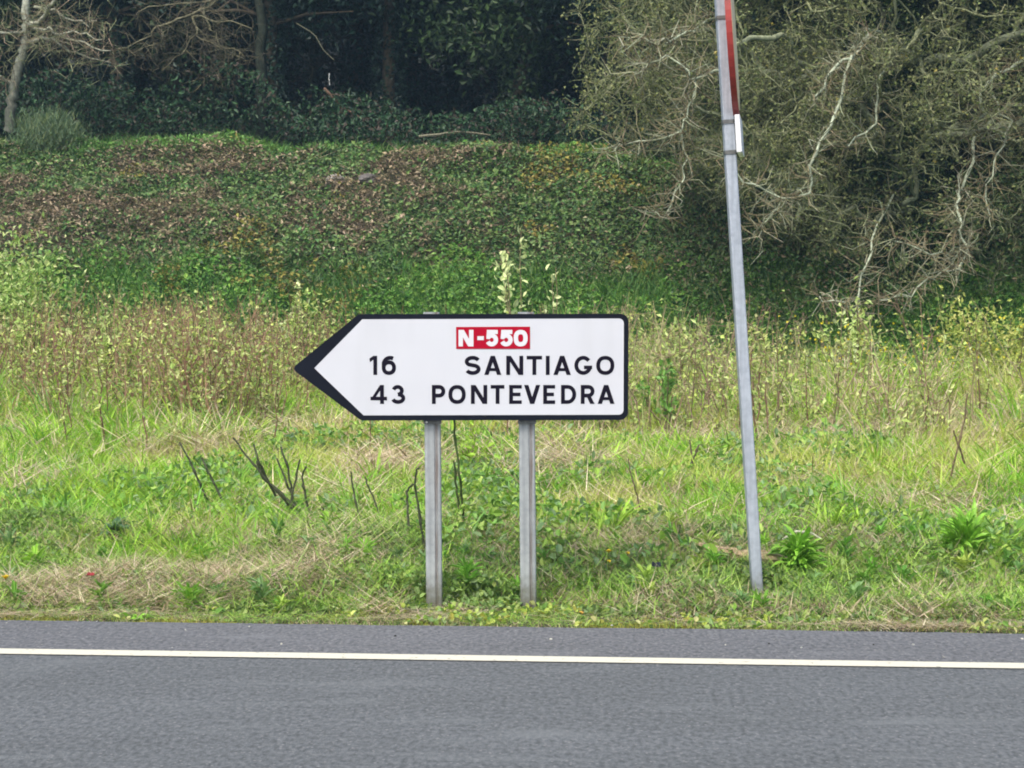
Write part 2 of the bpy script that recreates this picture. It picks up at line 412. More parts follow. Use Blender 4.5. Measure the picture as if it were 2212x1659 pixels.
a = Acc(); prism(a, P2([(1093, 171), (1549, 169), (1549, 306), (1093, 306)]), SIGN_Y - .0170, SIGN_Y - .0150)
redp = child(a, 'road_number_panel', M_red)
# glyphs -------------------------------------------------
_lay = [0]
def quad(a, pts, yf):
    _lay[0] = (_lay[0] + 1) % 7; y = yf - _lay[0] * .00012
    V = [(sx(x), y, sz(z)) for x, z in pts]; a.add(V, [tuple(range(4))], np.ones(3))
def stroke(a, pts, w, yf, closed=False):
    pts = [Vector(p) for p in pts]; n = len(pts); L = []; Rr = []
    for i, p in enumerate(pts):
        if closed: pa, pb = pts[i - 1], pts[(i + 1) % n]
        else: pa, pb = pts[max(i - 1, 0)], pts[min(i + 1, n - 1)]
        d1 = (p - pa).normalized() if (p - pa).length > 1e-6 else (pb - p).normalized()
        d2 = (pb - p).normalized() if (pb - p).length > 1e-6 else d1
        n1 = Vector((-d1.y, d1.x)); n2 = Vector((-d2.y, d2.x)); m_ = (n1 + n2).normalized(); k = 1 / max(.5, m_.dot(n1))
        L.append(p + m_ * w / 2 * k); Rr.append(p - m_ * w / 2 * k)
    _lay[0] = (_lay[0] + 1) % 7; y = yf - _lay[0] * .00012
    V = [(sx(p.x), y, sz(p.y)) for p in L + Rr]
    F = [(i, (i + 1) % n, n + (i + 1) % n, n + i) for i in range(n if closed else n - 1)]
    a.add(V, F, np.ones(3))
def arc(cx, cy, rx, ry, a0, a1, k=14): return [(cx + rx * math.cos(R(a0 + (a1 - a0) * i / k)), cy - ry * math.sin(R(a0 + (a1 - a0) * i / k))) for i in range(k + 1)]
def sup(cx, cy, rx, ry, k=28, e=2.25):
    out = []
    for i in range(k):
        t = 2 * math.pi * i / k; c, s = math.cos(t), math.sin(t)
        out.append((cx + rx * math.copysign(abs(c) ** (2 / e), c), cy - ry * math.copysign(abs(s) ** (2 / e), s)))
    return out
def glyph(a, ch, x0, x1, y0, y1, w, yf):
    h = w / 2; cx = (x0 + x1) / 2; cy = (y0 + y1) / 2; l, r, t, b_ = x0 + h, x1 - h, y0 + h, y1 - h; W_ = x1 - x0; H_ = y1 - y0
    q = lambda *p: quad(a, p, yf); s = lambda p, c=False: stroke(a, p, w, yf, c)
    if ch == 'I': q((cx - h, y0), (cx + h, y0), (cx + h, y1), (cx - h, y1))
    elif ch == 'T': q((x0, y0), (x1, y0), (x1, y0 + w * .95), (x0, y0 + w * .95)); q((cx - h, y0), (cx + h, y0), (cx + h, y1), (cx - h, y1))
    elif ch == 'N':
        q((x0, y0), (x0 + w, y0), (x0 + w, y1), (x0, y1)); q((x1 - w, y0), (x1, y0), (x1, y1), (x1 - w, y1)); q((x0, y0), (x0 + w * 1.2, y0), (x1, y1), (x1 - w * 1.2, y1))
    elif ch == 'A':
        k = w * 1.12
        q((x0, y1), (x0 + k, y1), (cx + k * .5, y0), (cx - k * .5, y0)); q((x1 - k, y1), (x1, y1), (cx + k * .5, y0), (cx - k * .5, y0))
        q((x0 + W_ * .22, y1 - H_ * .36), (x1 - W_ * .22, y1 - H_ * .36), (x1 - W_ * .18, y1 - H_ * .20), (x0 + W_ * .18, y1 - H_ * .20))
    elif ch == 'V':
        k = w * 1.12
        q((x0, y0), (x0 + k, y0), (cx + k * .5, y1), (cx - k * .5, y1)); q((x1 - k, y0), (x1, y0), (cx + k * .5, y1), (cx - k * .5, y1))
    elif ch == 'E':
        q((x0, y0), (x0 + w, y0), (x0 + w, y1), (x0, y1))
        for yy, xx in ((y0, x1), (cy - h * .95, x1 - W_ * .1), (y1 - w * .92, x1)): q((x0, yy), (xx, yy), (xx, yy + w * .92), (x0, yy + w * .92))
    elif ch == 'O': s(sup(cx, cy, W_ / 2 - h, H_ / 2 - h), True)
    elif ch == '0': s(sup(cx, cy, W_ / 2 - h, H_ / 2 - h, 28, 2.5), True)
    elif ch == 'D':
        s([(l, b_), (l, t), (cx - W_ * .05, t)] + arc(cx - W_ * .05, cy, r - cx + W_ * .05, H_ / 2 - h, 80, -80, 12) + [(cx - W_ * .05, b_)], True)
    elif ch in 'PR':
        q((x0, y0), (x0 + w, y0), (x0 + w, y1), (x0, y1)); m_ = y0 + H_ * .56; ry = (m_ - t) / 2
        s([(l, t)] + arc(r - ry * .95, t + ry, ry * .95, ry, 90, -90, 10) + [(l, m_)])
        if ch == 'R': q((x0 + W_ * .40, m_), (x0 + W_ * .40 + w * 1.1, m_), (x1 + 1, y1), (x1 - w * 1.15, y1))
    elif ch == 'S':
        ry = (b_ - t) / 4; m_ = cy
        s(arc(cx, t + ry, W_ / 2 - h, ry, 22, 245, 16)[:-1] + arc(cx, b_ - ry, W_ / 2 - h, ry, 65, -158, 16))
    elif ch == 'G':
        s(arc(cx, cy, W_ / 2 - h, H_ / 2 - h, 38, 352, 22)); q((cx + W_ * .04, cy + h * .1), (x1, cy + h * .1), (x1, cy + h * .1 + w * .92), (cx + W_ * .04, cy + h * .1 + w * .92))
    elif ch == '1': q((x1 - w, y0), (x1, y0), (x1, y1), (x1 - w, y1)); q((x0, y0 + H_ * .14), (x1 - w, y0), (x1 - w * .5, y0 + H_ * .12), (x0 + w * .15, y0 + H_ * .34))
    elif ch == '6':
        ry = H_ * .31 - h * .3; s(sup(cx, b_ - ry, W_ / 2 - h, ry, 24), True); s([(l, b_ - ry)] + arc(l + (r - l) * .62, t + H_ * .34, (r - l) * .62, H_ * .34, 178, 62, 12))
    elif ch == '4':
        q((x1 - W_ * .42, y0), (x1 - W_ * .42 + w * 1.0, y0), (x0 + w * .85, y1 - H_ * .22), (x0, y1 - H_ * .22)) 
        q((x0, y1 - H_ * .38), (x1, y1 - H_ * .38), (x1, y1 - H_ * .19), (x0, y1 - H_ * .19)); q((x1 - W_ * .42, y0 + H_ * .0), (x1 - W_ * .42 + w, y0), (x1 - W_ * .42 + w, y1), (x1 - W_ * .42, y1))
    elif ch == '3':
        r1 = (cy - t) / 2; r2 = (b_ - cy) / 2
        s(arc(cx - W_ * .02, t + r1, W_ * .42 - h, r1, 165, -90, 14)); s(arc(cx, b_ - r2, W_ / 2 - h, r2, 90, -162, 14))
    elif ch == '5':
        q((x0 + W_ * .1, y0), (x1 - W_ * .03, y0), (x1 - W_ * .03, y0 + w * .95), (x0 + W_ * .1, y0 + w * .95)); q((x0 + W_ * .1, y0), (x0 + W_ * .1 + w * .85, y0), (x0 + W_ * .04 + w * .85, cy + h * .5), (x0 + W_ * .04, cy + h * .3))
        ry = H_ * .31 - h * .35; s(arc(cx - W_ * .02, b_ - ry, W_ / 2 - h + W_ * .02, ry, 140, -155, 16))
    elif ch == '-': q((x0, cy - h * .9), (x1, cy - h * .9), (x1, cy + h * .9), (x0, cy + h * .9))
def word(spec, y0, y1, w, yf, mat, parent):
    a = Acc()
    for ch, x0, x1 in spec: glyph(a, ch, x0, x1, y0, y1, w, yf)
    return child(a, 'lettering', mat, parent)
YF = SIGN_Y - .0152
word([('S', 1146, 1244), ('A', 1266, 1372), ('N', 1402, 1507), ('T', 1528, 1623), ('I', 1646, 1670), ('A', 1693, 1801), ('G', 1822, 1932), ('O', 1957, 2069)], 349, 467, 24, YF, M_ink, face)
word([('P', 943, 1026), ('O', 1045, 1152), ('N', 1184, 1285), ('T', 1306, 1391), ('E', 1420, 1498), ('V', 1512, 1612), ('E', 1630, 1704), ('D', 1740, 1834), ('R', 1862, 1947), ('A', 1966, 2071)], 529, 646, 24, YF, M_ink, face)
word([('1', 558, 606), ('6', 634, 722)], 349, 467, 24, YF, M_ink, face)
word([('4', 564, 666), ('3', 689, 779)], 529, 646, 24, YF, M_ink, face)
word([('N', 1108, 1200), ('-', 1224, 1264), ('5', 1276, 1352), ('5', 1364, 1442), ('0', 1448, 1534)], 189, 291, 27, SIGN_Y - .0177, M_letter_white, redp)
# posts: rolled hollow section with rounded corners and a groove line down the front
def post(u_top, u_bot, bolt):
    pt = at(u_top, 674, SIGN_Y + .06); pb = at(u_bot, 1330, SIGN_Y + .06)
    X0, X1 = pb.x, pt.x; zt, zb = pt.z, -.12
    hw, hd, r = .042, .025, .009
    prof = []
    for cxs, cys, a0 in ((1, -1, -90), (1, 1, 0), (-1, 1, 90), (-1, -1, 180)):
        for k in range(4):
            an = R(a0 + 30 * k); prof.append((cxs * (hw - r) + r * math.cos(an), cys * (hd - r) + r * math.sin(an)))
    # front groove between the last and first corner (the front side is y = -hd)
    prof += [(-.006 + .014, -hd), (-.002 + .014, -hd + .004), (.004 + .014, -hd + .004), (.008 + .014, -hd)]
    n = len(prof); a = Acc(); V = []
    Yc = SIGN_Y + .06
    for zz, xx in ((zb, X0), (zt, X1)): V += [(xx + px, Yc + py, zz) for px, py in prof]
    a.add(V, [(i, (i + 1) % n, n + (i + 1) % n, n + i) for i in range(n)], np.ones(3))
    a.add(V[n:] + [(X1, Yc, zt)], [(i, (i + 1) % n, n) for i in range(n)], np.ones(3))
    org = (X0, Yc, 0)
    o = a.build('post', M_post, origin=org); o.parent = sign; o.location = Vector(org) - sign.location
    for zc in (sz(180), sz(650)):
        a = Acc(); box(a, (X0 + X1) / 2 - .06, (X0 + X1) / 2 + .06, SIGN_Y + .019, SIGN_Y + .034, zc - .02, zc + .02)
        child(a, 'bracket', M_steel, o).location = sign.location - Vector(org)
    xb = X0 + .6 * (X1 - X0)
    a = Acc(); box(a, xb - .047, xb + .047, SIGN_Y + .0195, SIGN_Y + .0345, sz(772), sz(751)); c_ = child(a, 'clamp', M_steel, o); c_.location = sign.location - Vector(org)
    if bolt:
        a = Acc(); ang = np.arange(8) * np.pi / 4
        prism(a, [(xb - .030 + .006 * math.cos(t), sz(761) + .006 * math.sin(t)) for t in ang], SIGN_Y + .012, SIGN_Y + .0194)
        c_ = child(a, 'bolt', M_plate, o); c_.location = sign.location - Vector(org)
post(932, 939, True); post(1136, 1142, False)

# ------------------------------------------------------------------ leaning pole with edge-on round sign
PY = 10.74
pb = at(1637, 1300, PY); pt = at(1556.5, 0, PY); dirp = (pt - pb).normalized()
pole = thing('traffic_sign', 'leaning grey metal pole with an edge-on red-rimmed round sign and small white plate', 'road sign', tuple(pb))
def pchild(acc, name, mat, parent=None, **k):
    o = acc.build(name, mat, origin=tuple(pb), **k); o.location = (0, 0, 0); o.parent = parent or pole; return o
a = Acc()
Lp = 4.1; hwx, hdy = .0295, .045
base = pb - dirp * .25; sidev = Vector((1, 0, 0)) - dirp * dirp.x; sidev.normalize(); fw = dirp.cross(sidev)
prof = []
for cxs, cys, a0 in ((1, -1, -90), (1, 1, 0), (-1, 1, 90), (-1, -1, 180)):
    for k in range(4):
        an = R(a0 + 30 * k); r_ = .007; prof.append((cxs * (hwx - r_) + r_ * math.cos(an), cys * (hdy - r_) + r_ * math.sin(an)))
V = []; n = len(prof)
for t in (0, Lp):
    c0 = base + dirp * t
    V += [tuple(c0 + sidev * px - fw * (-py)) for px, py in prof]
a.add(V, [(i, (i + 1) % n, n + (i + 1) % n, n + i) for i in range(n)], np.ones(3))
a.add(V[n:] + [tuple(base + dirp * Lp)], [(i, (i + 1) % n, n) for i in range(n)], np.ones(3))
pchild(a, 'post', M_pole)
# plates: local frame: e = along plate (mostly away from camera), nface = toward +x, slightly to the camera
def plate_frame(yaw): 
    nf = (sidev * math.cos(yaw) - fw * math.sin(yaw)) ; 
    if nf.y > 0: nf = sidev * math.cos(yaw) + fw * math.sin(yaw)
    e = nf.cross(dirp); return nf.normalized(), e.normalized()
nf, e = plate_frame(R(7.9))
def on_axis(v):                                       # pole axis point seen at photo row v
    k = (at(1600, v, PY).z - pb.z) / dirp.z; return pb + dirp * k
bot = on_axis(253); R0 = .45
cen = bot + dirp * R0
off = .0295 + .018
def disc(a, c, r, d0, d1, n=48, r_in=0):
    V = []
    for d in (d0, d1): V += [tuple(c + nf * d + (e * math.cos(2 * math.pi * i / n) + dirp * math.sin(2 * math.pi * i / n)) * r) for i in range(n)]
    a.add(V, [(i, (i + 1) % n, n + (i + 1) % n, n + i) for i in range(n)], np.ones(3))
    for k, d in ((0, d0), (1, d1)):
        a.add(V[k * n:(k + 1) * n] + [tuple(c + nf * d)], [(i, (i + 1) % n, n) for i in range(n)], np.ones(3))
a = Acc(); disc(a, cen, R0, off - .017, off + .014); ds = pchild(a, 'sign_disc', M_rim)
a = Acc(); disc(a, cen, R0 * .93, off + .0145, off + .0165); pchild(a, 'sign_face', M_cream, ds)
# white plate
nf2, e2 = plate_frame(R(8.2))
za, zb_ = on_axis(256), on_axis(336)
a = Acc(); V = []
hw_, r_ = .22, .012
for t, c0 in ((0, zb_), (1, za)):
    for ee in (-hw_, hw_):
        for d in (.0295 + .012, .0295 + .040): V.append(tuple(c0 + nf2 * d + e2 * ee))
a.add(V, [(0, 1, 3, 2), (4, 6, 7, 5), (0, 4, 5, 1), (2, 3, 7, 6), (0, 2, 6, 4), (1, 5, 7, 3)], np.ones(3))
wp = pchild(a, 'white_plate', M_plate)
for ob in (wp, ds):
    bm_ = ob.modifiers.new('bevel', 'BEVEL'); bm_.width = .004; bm_.segments = 2; bm_.limit_method = 'ANGLE'
def clamp(v, hgt=.03):
    a = Acc(); c0 = on_axis(v); V = []
    for t in (-hgt / 2, hgt / 2):
        for px, py in ((-.0315, -.049), (.0440, -.049), (.0440, .049), (-.0315, .049)): V.append(tuple(c0 + dirp * t + sidev * px + fw * py))
    a.add(V, [(0, 1, 5, 4), (1, 2, 6, 5), (2, 3, 7, 6), (3, 0, 4, 7), (0, 3, 2, 1), (4, 5, 6, 7)], np.ones(3)); 
    o = pchild(a, 'clamp', M_steel)
    a = Acc(); sticks(a, np.array([tuple(c0 - fw * .062 * (1 if fw.y > 0 else -1) + sidev * .03)]), np.array([tuple(c0 - fw * .045 * (1 if fw.y > 0 else -1) + sidev * .03)]), .009, .009, np.ones((1, 3)), 6)
    pchild(a, 'bolt', M_steel, o)
for v in (264, 330): clamp(v, .022)
clamp(40, .02)

# ------------------------------------------------------------------ vegetation: verge and field
def uv_weight(x, y): pass
def scatter(n, s0, s1, margin=2.0, power=1.0, warp=0.0):
    """points between two distances from the road, over the width that can be seen plus a margin"""
    s = s0 + (s1 - s0) * rng.random(n * 2) ** power
    hw = s * .262 + margin; x = (rng.random(n * 2) * 2 - 1)
    keep = rng.random(n * 2) < hw / hw.max(); s = s[keep][:n]; x = (x[keep] * hw[keep])[:n]
    s = s + warp * (fbm(x * .75 + 9, s * .35, 501, 4) - .5) * 2
    y = s - SK * x
    return x, y, s
def P3(x, y, dz=0): return np.stack([x, y, gz(x, y) + dz], 1)

G_lush = [(.30, .53, .05), (.38, .60, .07), (.21, .45, .045), (.47, .64, .09), (.17, .38, .08)]
G_yel = [(.52, .62, .13), (.58, .64, .18), (.46, .58, .10), (.62, .60, .27)]
STRAW = [(.68, .58, .37), (.60, .49, .33), (.76, .68, .46), (.48, .39, .26), (.64, .52, .40)]
BROWN = [(.28, .21, .13), (.36, .28, .18), (.22, .165, .10), (.46, .37, .24)]
CLOV = [(.25, .42, .07), (.34, .50, .11), (.16, .30, .06), (.45, .57, .17), (.27, .40, .17)]

def straw_field(x, y):
    """share of dead straw: hand-placed heaps plus noise"""
    f = fbm(x * 1.5, y * 1.3, 12, 4) * 1.5 - .66
    for cx, cy, rx, ry, w in ((-2.35, 10.75, .8, .45, .8), (-1.75, 10.55, .7, .35, .7), (-1.05, 11.1, .5, .4, .6), (1.0, 11.15, .5, .15, .45), (1.9, 10.5, .35, .25, .35), (1.05, 10.25, .3, .15, .4), (-.25, 10.2, .2, .15, .4),
                              (2.6, 10.7, .3, .2, .35), (.15, 10.5, .2, .12, .4), (-3.9, 14.6, .7, .5, .6), (-.9, 15.5, 1.3, .7, .5), (3.3, 17.6, 1.1, .9, .8), (2.6, 20.5, 2.2, 1.3, .7), (4.6, 20.5, 1.4, 1.6, .5), (.6, 16.5, 1.2, .8, .35), (-.1, 15.0, .5, .4, .5), (-1.3, 13.6, .6, .3, .5)):
        f = f + w * np.exp(-((x - cx) / rx) ** 2 - ((y - cy) / ry) ** 2)
    return np.clip(f, 0, 1) * np.clip(.35 + 1.5 * fbm(x * 3.1, y * 3.6, 13), .3, 1)

# 1. yellow-green moss / low sward right at the asphalt
a = Acc()
x, y, s = scatter(34000, 9.765, 10.35, .8, 1.2); k = rng.random(len(x)) < np.clip(fbm(x * 3.3, y * 6, 48, 4) * 4 - 1.2, .12, 1); x, y, s = x[k], y[k], s[k]; yel = fbm(x * 2.2, y * 4, 41) > .52
C = np.where(yel[:, None], pal([(.42, .42, .07), (.50, .46, .10), (.32, .38, .07)], len(x)), pal(CLOV + STRAW[:2] + BROWN[:2], len(x)))
blades(a, P3(x, y), .010 + .055 * rng.random(len(x)) ** 2 * fbm(x * 6, y * 6, 43) , .007, .2 + rng.random(len(x)) * .8, .8 * rng.random(len(x)), C, 1)
x, y, s = scatter(9000, 9.78, 10.45, .8); k = (fbm(x * 2.3, y * 3, 47) > .54) & (rng.random(len(x)) < .6); x, y, s = x[k], y[k], s[k]
D = rdir(len(x), .3); leaves(a, P3(x, y, .01 + .03 * rng.random(len(x))), D, rdir(len(x), 1.5), .02 + .02 * rng.random(len(x)), .018 + .012 * rng.random(len(x)), pal(CLOV + G_yel + [(.40, .40, .08)], len(x)), round_=True)
a.build('verge_moss', M_grass, kind='stuff')['label'] = 'low yellow-green moss and short grass along the asphalt edge'

# 2. clover / bramble seedlings: small round leaves over the verge, on top of a mounded height
def foot(x, y):
    """1 where plants stay low: trodden spots in front of the posts and the pole"""
    s_ = S_of(x, y)
    f = np.zeros_like(x)
    for px in (-.40, .09): f = np.maximum(f, np.exp(-((x - px) / .085) ** 4) * (s_ < 10.45))
    f = np.maximum(f, .55 * np.exp(-((x - .0) / .75) ** 4) * (s_ < 10.35))
    return np.maximum(f, np.exp(-((x - 1.34) / .13) ** 4 - ((y - 10.6) / .16) ** 4))
def edge_s(x): return 9.88 + .30 * fbm(x * 1.3, x * 0 + 2, 59, 4)
def is_low(x, y): return (S_of(x, y) < edge_s(x)) | (foot(x, y) > .4)
def mound(x, y): return .02 + .36 * np.clip(fbm(x * 1.6, y * 1.8, 21) - .25, 0, 1) * np.clip((S_of(x, y) - edge_s(x)) / .4, 0, 1) * (1 - .95 * foot(x, y))
a = Acc()
x, y, s = scatter(80000, 10.1, 12.1, 1.2, .9, .5)
x, y, s = (q[s > 9.9] for q in (x, y, s))
st = straw_field(x, y); keep = (rng.random(len(x)) > st * .7) & (rng.random(len(x)) < np.clip(fbm(x * 2.0, y * 2.4, 57, 4) * 5 - 1.9, .12, 1)); x, y, s = x[keep], y[keep], s[keep]
h = mound(x, y) * (1 - .8 * rng.random(len(x)) ** 2)
n = len(x); D = rdir(n, .1); Nn = nrm(rdir(n) * .8 + np.array([0, -.5, .9]))
patch = fbm(x * 1.3, y * 1.5, 55)
C = np.where((patch > .5)[:, None], pal(CLOV, n, .25), pal([(.15, .26, .06), (.20, .32, .09), (.32, .44, .12), (.19, .28, .11)], n, .25))
bs = .7 + .9 * fbm(x * 2.1, y * 2.3, 56) ** 1.5
leaves(a, P3(x, y) + np.stack([0 * h, 0 * h, h], 1), D, Nn, bs * (.018 + .026 * rng.random(n)), bs * (.014 + .018 * rng.random(n)), C, round_=True)
a.build('ground_cover', M_leaf, kind='stuff')['label'] = 'small round-leaved clover and bramble seedlings covering the verge'

# 2b. fine tangle of green and dead stems all over the verge
a = Acc()
x, y, s = scatter(66000, 9.8, 12.3, 1.0, 1, .1); k = s > 9.79; x, y, s = x[k], y[k], s[k]; n = len(x); lowz = is_low(x, y)
h = np.where(lowz, .02, (mound(x, y) + .03) * 1.05) * rng.random(n) ** .7
tone = fbm(x * 1.1, y * 1.6, 58, 4)
C = np.where((tone + .25 * (rng.random(n) - .5) > .54)[:, None], pal([(.46, .40, .24), (.36, .29, .18), (.28, .21, .14), (.56, .50, .32), (.22, .16, .11)], n, .2), pal([(.26, .44, .07), (.19, .34, .06), (.36, .50, .12), (.13, .26, .05), (.32, .52, .08)], n, .25))
blades(a, P3(x, y) + np.stack([0 * h, 0 * h, h], 1), .05 + .13 * rng.random(n) ** 1.5, .004 * (.7 + .8 * rng.random(n)), np.where(lowz, 1.35, .5 + 1.0 * rng.random(n)), np.where(lowz, .15, 1.8 * (rng.random(n) - .25)), C, 3)
a.build('verge_tangle', M_dry, kind='stuff')['label'] = 'fine tangle of green and dead stems covering the verge'

# 2c. leafy rosettes and small leafy shoots standing proud of the verge
a = Acc()
x, y, s = scatter(250, 10.1, 11.9, .9, 1, .1); k = (foot(x, y) < .05) & (np.hypot(x - 1.34, (y - 10.5) * .6) > .2) & (s > edge_s(x)); x, y = x[k], y[k]; n0 = len(x); per = 22
h0 = mound(x, y) * .8; sz0 = .025 + .065 * rng.random(n0) ** 1.8; tc = pal([(.20, .44, .06), (.30, .54, .07), (.14, .32, .06), (.42, .58, .12), (.22, .38, .14)], n0, .2)
X, Y_, H0, S0 = (np.repeat(q, per) for q in (x, y, h0, sz0)); n = len(X); an = rng.random(n) * 6.283; el = .15 + 1.0 * rng.random(n)
D = np.stack([np.cos(an) * np.cos(el), np.sin(an) * np.cos(el), np.sin(el)], 1); Nn = np.stack([-np.cos(an) * np.sin(el), -np.sin(an) * np.sin(el), np.cos(el)], 1)
up = rng.random(n) * S0 * 1.1
leaves(a, P3(X, Y_) + np.stack([rng.normal(0, .008, n), rng.normal(0, .008, n), H0 + up], 1), D, Nn, S0 * (.7 + .6 * rng.random(n)), S0 * (.18 + .16 * rng.random(n)), np.repeat(tc, per, 0) * (.8 + .4 * rng.random((n, 1))), round_=True)
a.build('verge_rosettes', M_leaf, kind='stuff')['label'] = 'many small leafy weeds scattered through the verge'

# 3. straw: cut stalks lying in tangles
a = Acc()
def straw_batch(n, s0, s1, mg, k, thr=.12, L0=.12, L1=.34, w=.0045):
    x, y, s = scatter(n * 3, s0, s1, mg); st = straw_field(x, y); keep = rng.random(len(x)) < np.clip(st - thr, 0, 1) * 1.6 + .04
    x, y, st = x[keep][:n], y[keep][:n], st[keep][:n]; m_ = len(x)
    h = mound(x, y) * .9 * rng.random(m_) + .09 * st * rng.random(m_) * np.where(is_low(x, y), .1, 1) + .01
    az = rng.normal(0.15, .9, m_) + np.where(rng.random(m_) < .5, 0, np.pi)
    C = pal(STRAW + BROWN, m_, .22)
    A = P3(x, y) + np.stack([0 * h, 0 * h, h], 1); L = L0 + (L1 - L0) * rng.random(m_)
    blades(a, A, L, w * (1 + rng.random(m_)), np.where(is_low(x, y), 1.42, 1.0) + .5 * rng.random(m_) * np.where(is_low(x, y), .3, 1.2), np.where(is_low(x, y), .1, 1.3) * (rng.random(m_) - .3), C, 3, az)
straw_batch(42000, 9.85, 12.5, .8, 0, .10, .06, .26, .0034)
straw_batch(36000, 12.3, 20.5, 1.5, 0, .16, .15, .45, .006)
a.build('dead_straw', M_dry, kind='stuff')['label'] = 'tangled dead straw and cut stalks lying on the verge'

# 4. grass proper: tufted arching blades
a = Acc()
def grass_zone(nt_, per, s0, s1, mg, hmin, hmax, w, segs, power=1.0, spread=.05, warp=.35):
    x, y, s = scatter(nt_, s0, s1, mg, power, warp); st = straw_field(x, y)
    keep = (rng.random(len(x)) > st * .75) & (foot(x, y) < .3) & (s > edge_s(x)); x, y, s, st = x[keep], y[keep], s[keep], st[keep]
    n0 = len(x); yelf = fbm(x * .55, y * .45, 77); hh = hmin + (hmax - hmin) * np.clip(fbm(x * 1.1, y * 1.0, 88) * 2.2 - .62, 0, 1) * (.4 + .6 * rng.random(n0))
    tc = np.where((yelf > .60)[:, None], pal(G_yel, n0, .15), pal(G_lush, n0, .15, [.34, .25, .18, .13, .10]))
    tc = np.where((rng.random(n0) < .12 + st * .6)[:, None], pal(STRAW, n0), tc)
    x = np.repeat(x, per) ; y = np.repeat(y, per); hh = np.repeat(hh, per); tc = np.repeat(tc, per, 0); m_ = len(x)
    ang = rng.random(m_) * 2 * np.pi; rr = spread * rng.random(m_) ** .6
    x = x + np.cos(ang) * rr; y = y + np.sin(ang) * rr
    tc = tc * (1 + (rng.random((m_, 1)) - .5) * .5); hh = hh * (.55 + .6 * rng.random(m_))
    dead = rng.random(m_) < .09; tc = np.where(dead[:, None], pal(STRAW, m_), tc)
    blades(a, P3(x, y, -.01), hh, w * (.7 + .7 * rng.random(m_)), .05 + .5 * rng.random(m_), .3 + 2.1 * rng.random(m_) ** 1.1, tc, segs, ang + rng.normal(0, .5, m_))
grass_zone(2200, 9, 10.1, 11.6, .8, .04, .17, .006, 3, 1, .03, .3)
grass_zone(3200, 14, 11.0, 13.4, 1.2, .06, .30, .009, 3, 1, .06, .5)
grass_zone(5600, 14, 13.2, 17.2, 1.5, .10, .42, .012, 2, 1, .09, .5)
grass_zone(5600, 12, 17.0, 21.5, 2.0, .14, .62, .016, 2, 1, .12, .6)
grass_zone(5000, 12, 19.0, 25.5, 2.5, .25, 1.1, .018, 2, 1, .18, .8)
grass_zone(2600, 8, 25.0, 29.0, 2.5, .15, .55, .018, 2, 1, .18, .3)
# vigorous separate tufts with long arching leaves
def big_tufts(n, per, s0, s1, mg, L0, L1, w, thr):
    x, y, s = scatter(n, s0, s1, mg, 1, .3); k = fbm(x * .9, y * .7, 610) > thr; x, y = x[k], y[k]; n = len(x)
    tc = pal(G_lush[:4] + [(.34, .60, .05), (.24, .54, .05)], n, .2); L = L0 + (L1 - L0) * rng.random(n)
    x = np.repeat(x, per); y = np.repeat(y, per); m_ = len(x); ang = rng.random(m_) * 6.283; rr = .035 * rng.random(m_)
    blades(a, P3(x + np.cos(ang) * rr, y + np.sin(ang) * rr, -.01), np.repeat(L, per) * (.6 + .5 * rng.random(m_)), w * (.7 + .6 * rng.random(m_)), .1 + .5 * rng.random(m_), .7 + 1.5 * rng.random(m_), np.repeat(tc, per, 0) * (1 + (rng.random((m_, 1)) - .5) * .4), 4, ang)
big_tufts(300, 26, 10.55, 11.6, .9, .10, .24, .008, .46)
big_tufts(760, 34, 11.3, 14.0, 1.2, .22, .42, .011, .44)
big_tufts(420, 26, 14.0, 18.0, 1.4, .28, .5, .015, .48)
a.build('meadow_grass', M_grass, kind='stuff')['label'] = 'lush green and yellowing meadow grass behind the verge'

# broad-leaved herbs among the grass
a = Acc()
x, y, s = scatter(60000, 11.0, 17.5, 1.3, 1.1, .4); pt_ = fbm(x * 1.0, y * .9, 620); k = (pt_ > .60) & (rng.random(len(x)) < .55); x, y, pt_ = x[k], y[k], pt_[k]; n = len(x)
h = (.05 + .9 * (pt_ - .58)) * (1 - .8 * rng.random(n) ** 2)
leaves(a, P3(x, y) + np.stack([0 * h, 0 * h, h], 1), rdir(n, .2), nrm(rdir(n) * .9 + np.array([0, -.5, .8])), .03 + .05 * rng.random(n), .018 + .025 * rng.random(n), pal([(.20, .38, .07), (.28, .46, .08), (.15, .29, .07), (.38, .54, .12), (.24, .36, .17)], n, .25), round_=True)
a.build('herb_patches', M_leaf, kind='stuff')['label'] = 'patches of broad-leaved green herbs among the meadow grass'

# 5. thicket of tall brown-stemmed weeds
a = Acc(); b2 = Acc()
WL = [(.50, .58, .16), (.58, .66, .20), (.38, .50, .13), (.64, .70, .30), (.44, .48, .20), (.30, .40, .12), (.38, .34, .18)]
x, y, s = scatter(10500, 18.6, 27.0, 2.5, .8, 3.0)
x, y, s = (q[s > 16.5] for q in (x, y, s))
dens = fbm(x * .35, y * .35, 66); leftb = np.clip(-(x + 1.0) / 4, 0, 1)
keep = rng.random(len(x)) < np.clip((dens - .40) * 3.4, .08, 1) * np.where(x < 0, .95, .6); x, y, s, dens = x[keep], y[keep], s[keep], dens[keep]; n = len(x)
H = (.35 + 1.0 * rng.random(n) ** 1.3) * (.5 + .95 * dens) * np.where(x < -.5, 1.03, .9) * np.interp(s, [20, 23, 27], [1, .92, .72])
az = rng.random(n) * 2 * np.pi; tl = .55 * rng.random(n) ** 1.4; dv = np.stack([np.cos(az) * tl, np.sin(az) * tl, np.ones(n)], 1)
A = P3(x, y, -.02); B = A + dv * H[:, None] * .5; dv2 = dv + np.stack([rng.normal(0, .28, n), rng.normal(0, .2, n), np.zeros(n)], 1); Cc = B + dv2 * H[:, None] * .5
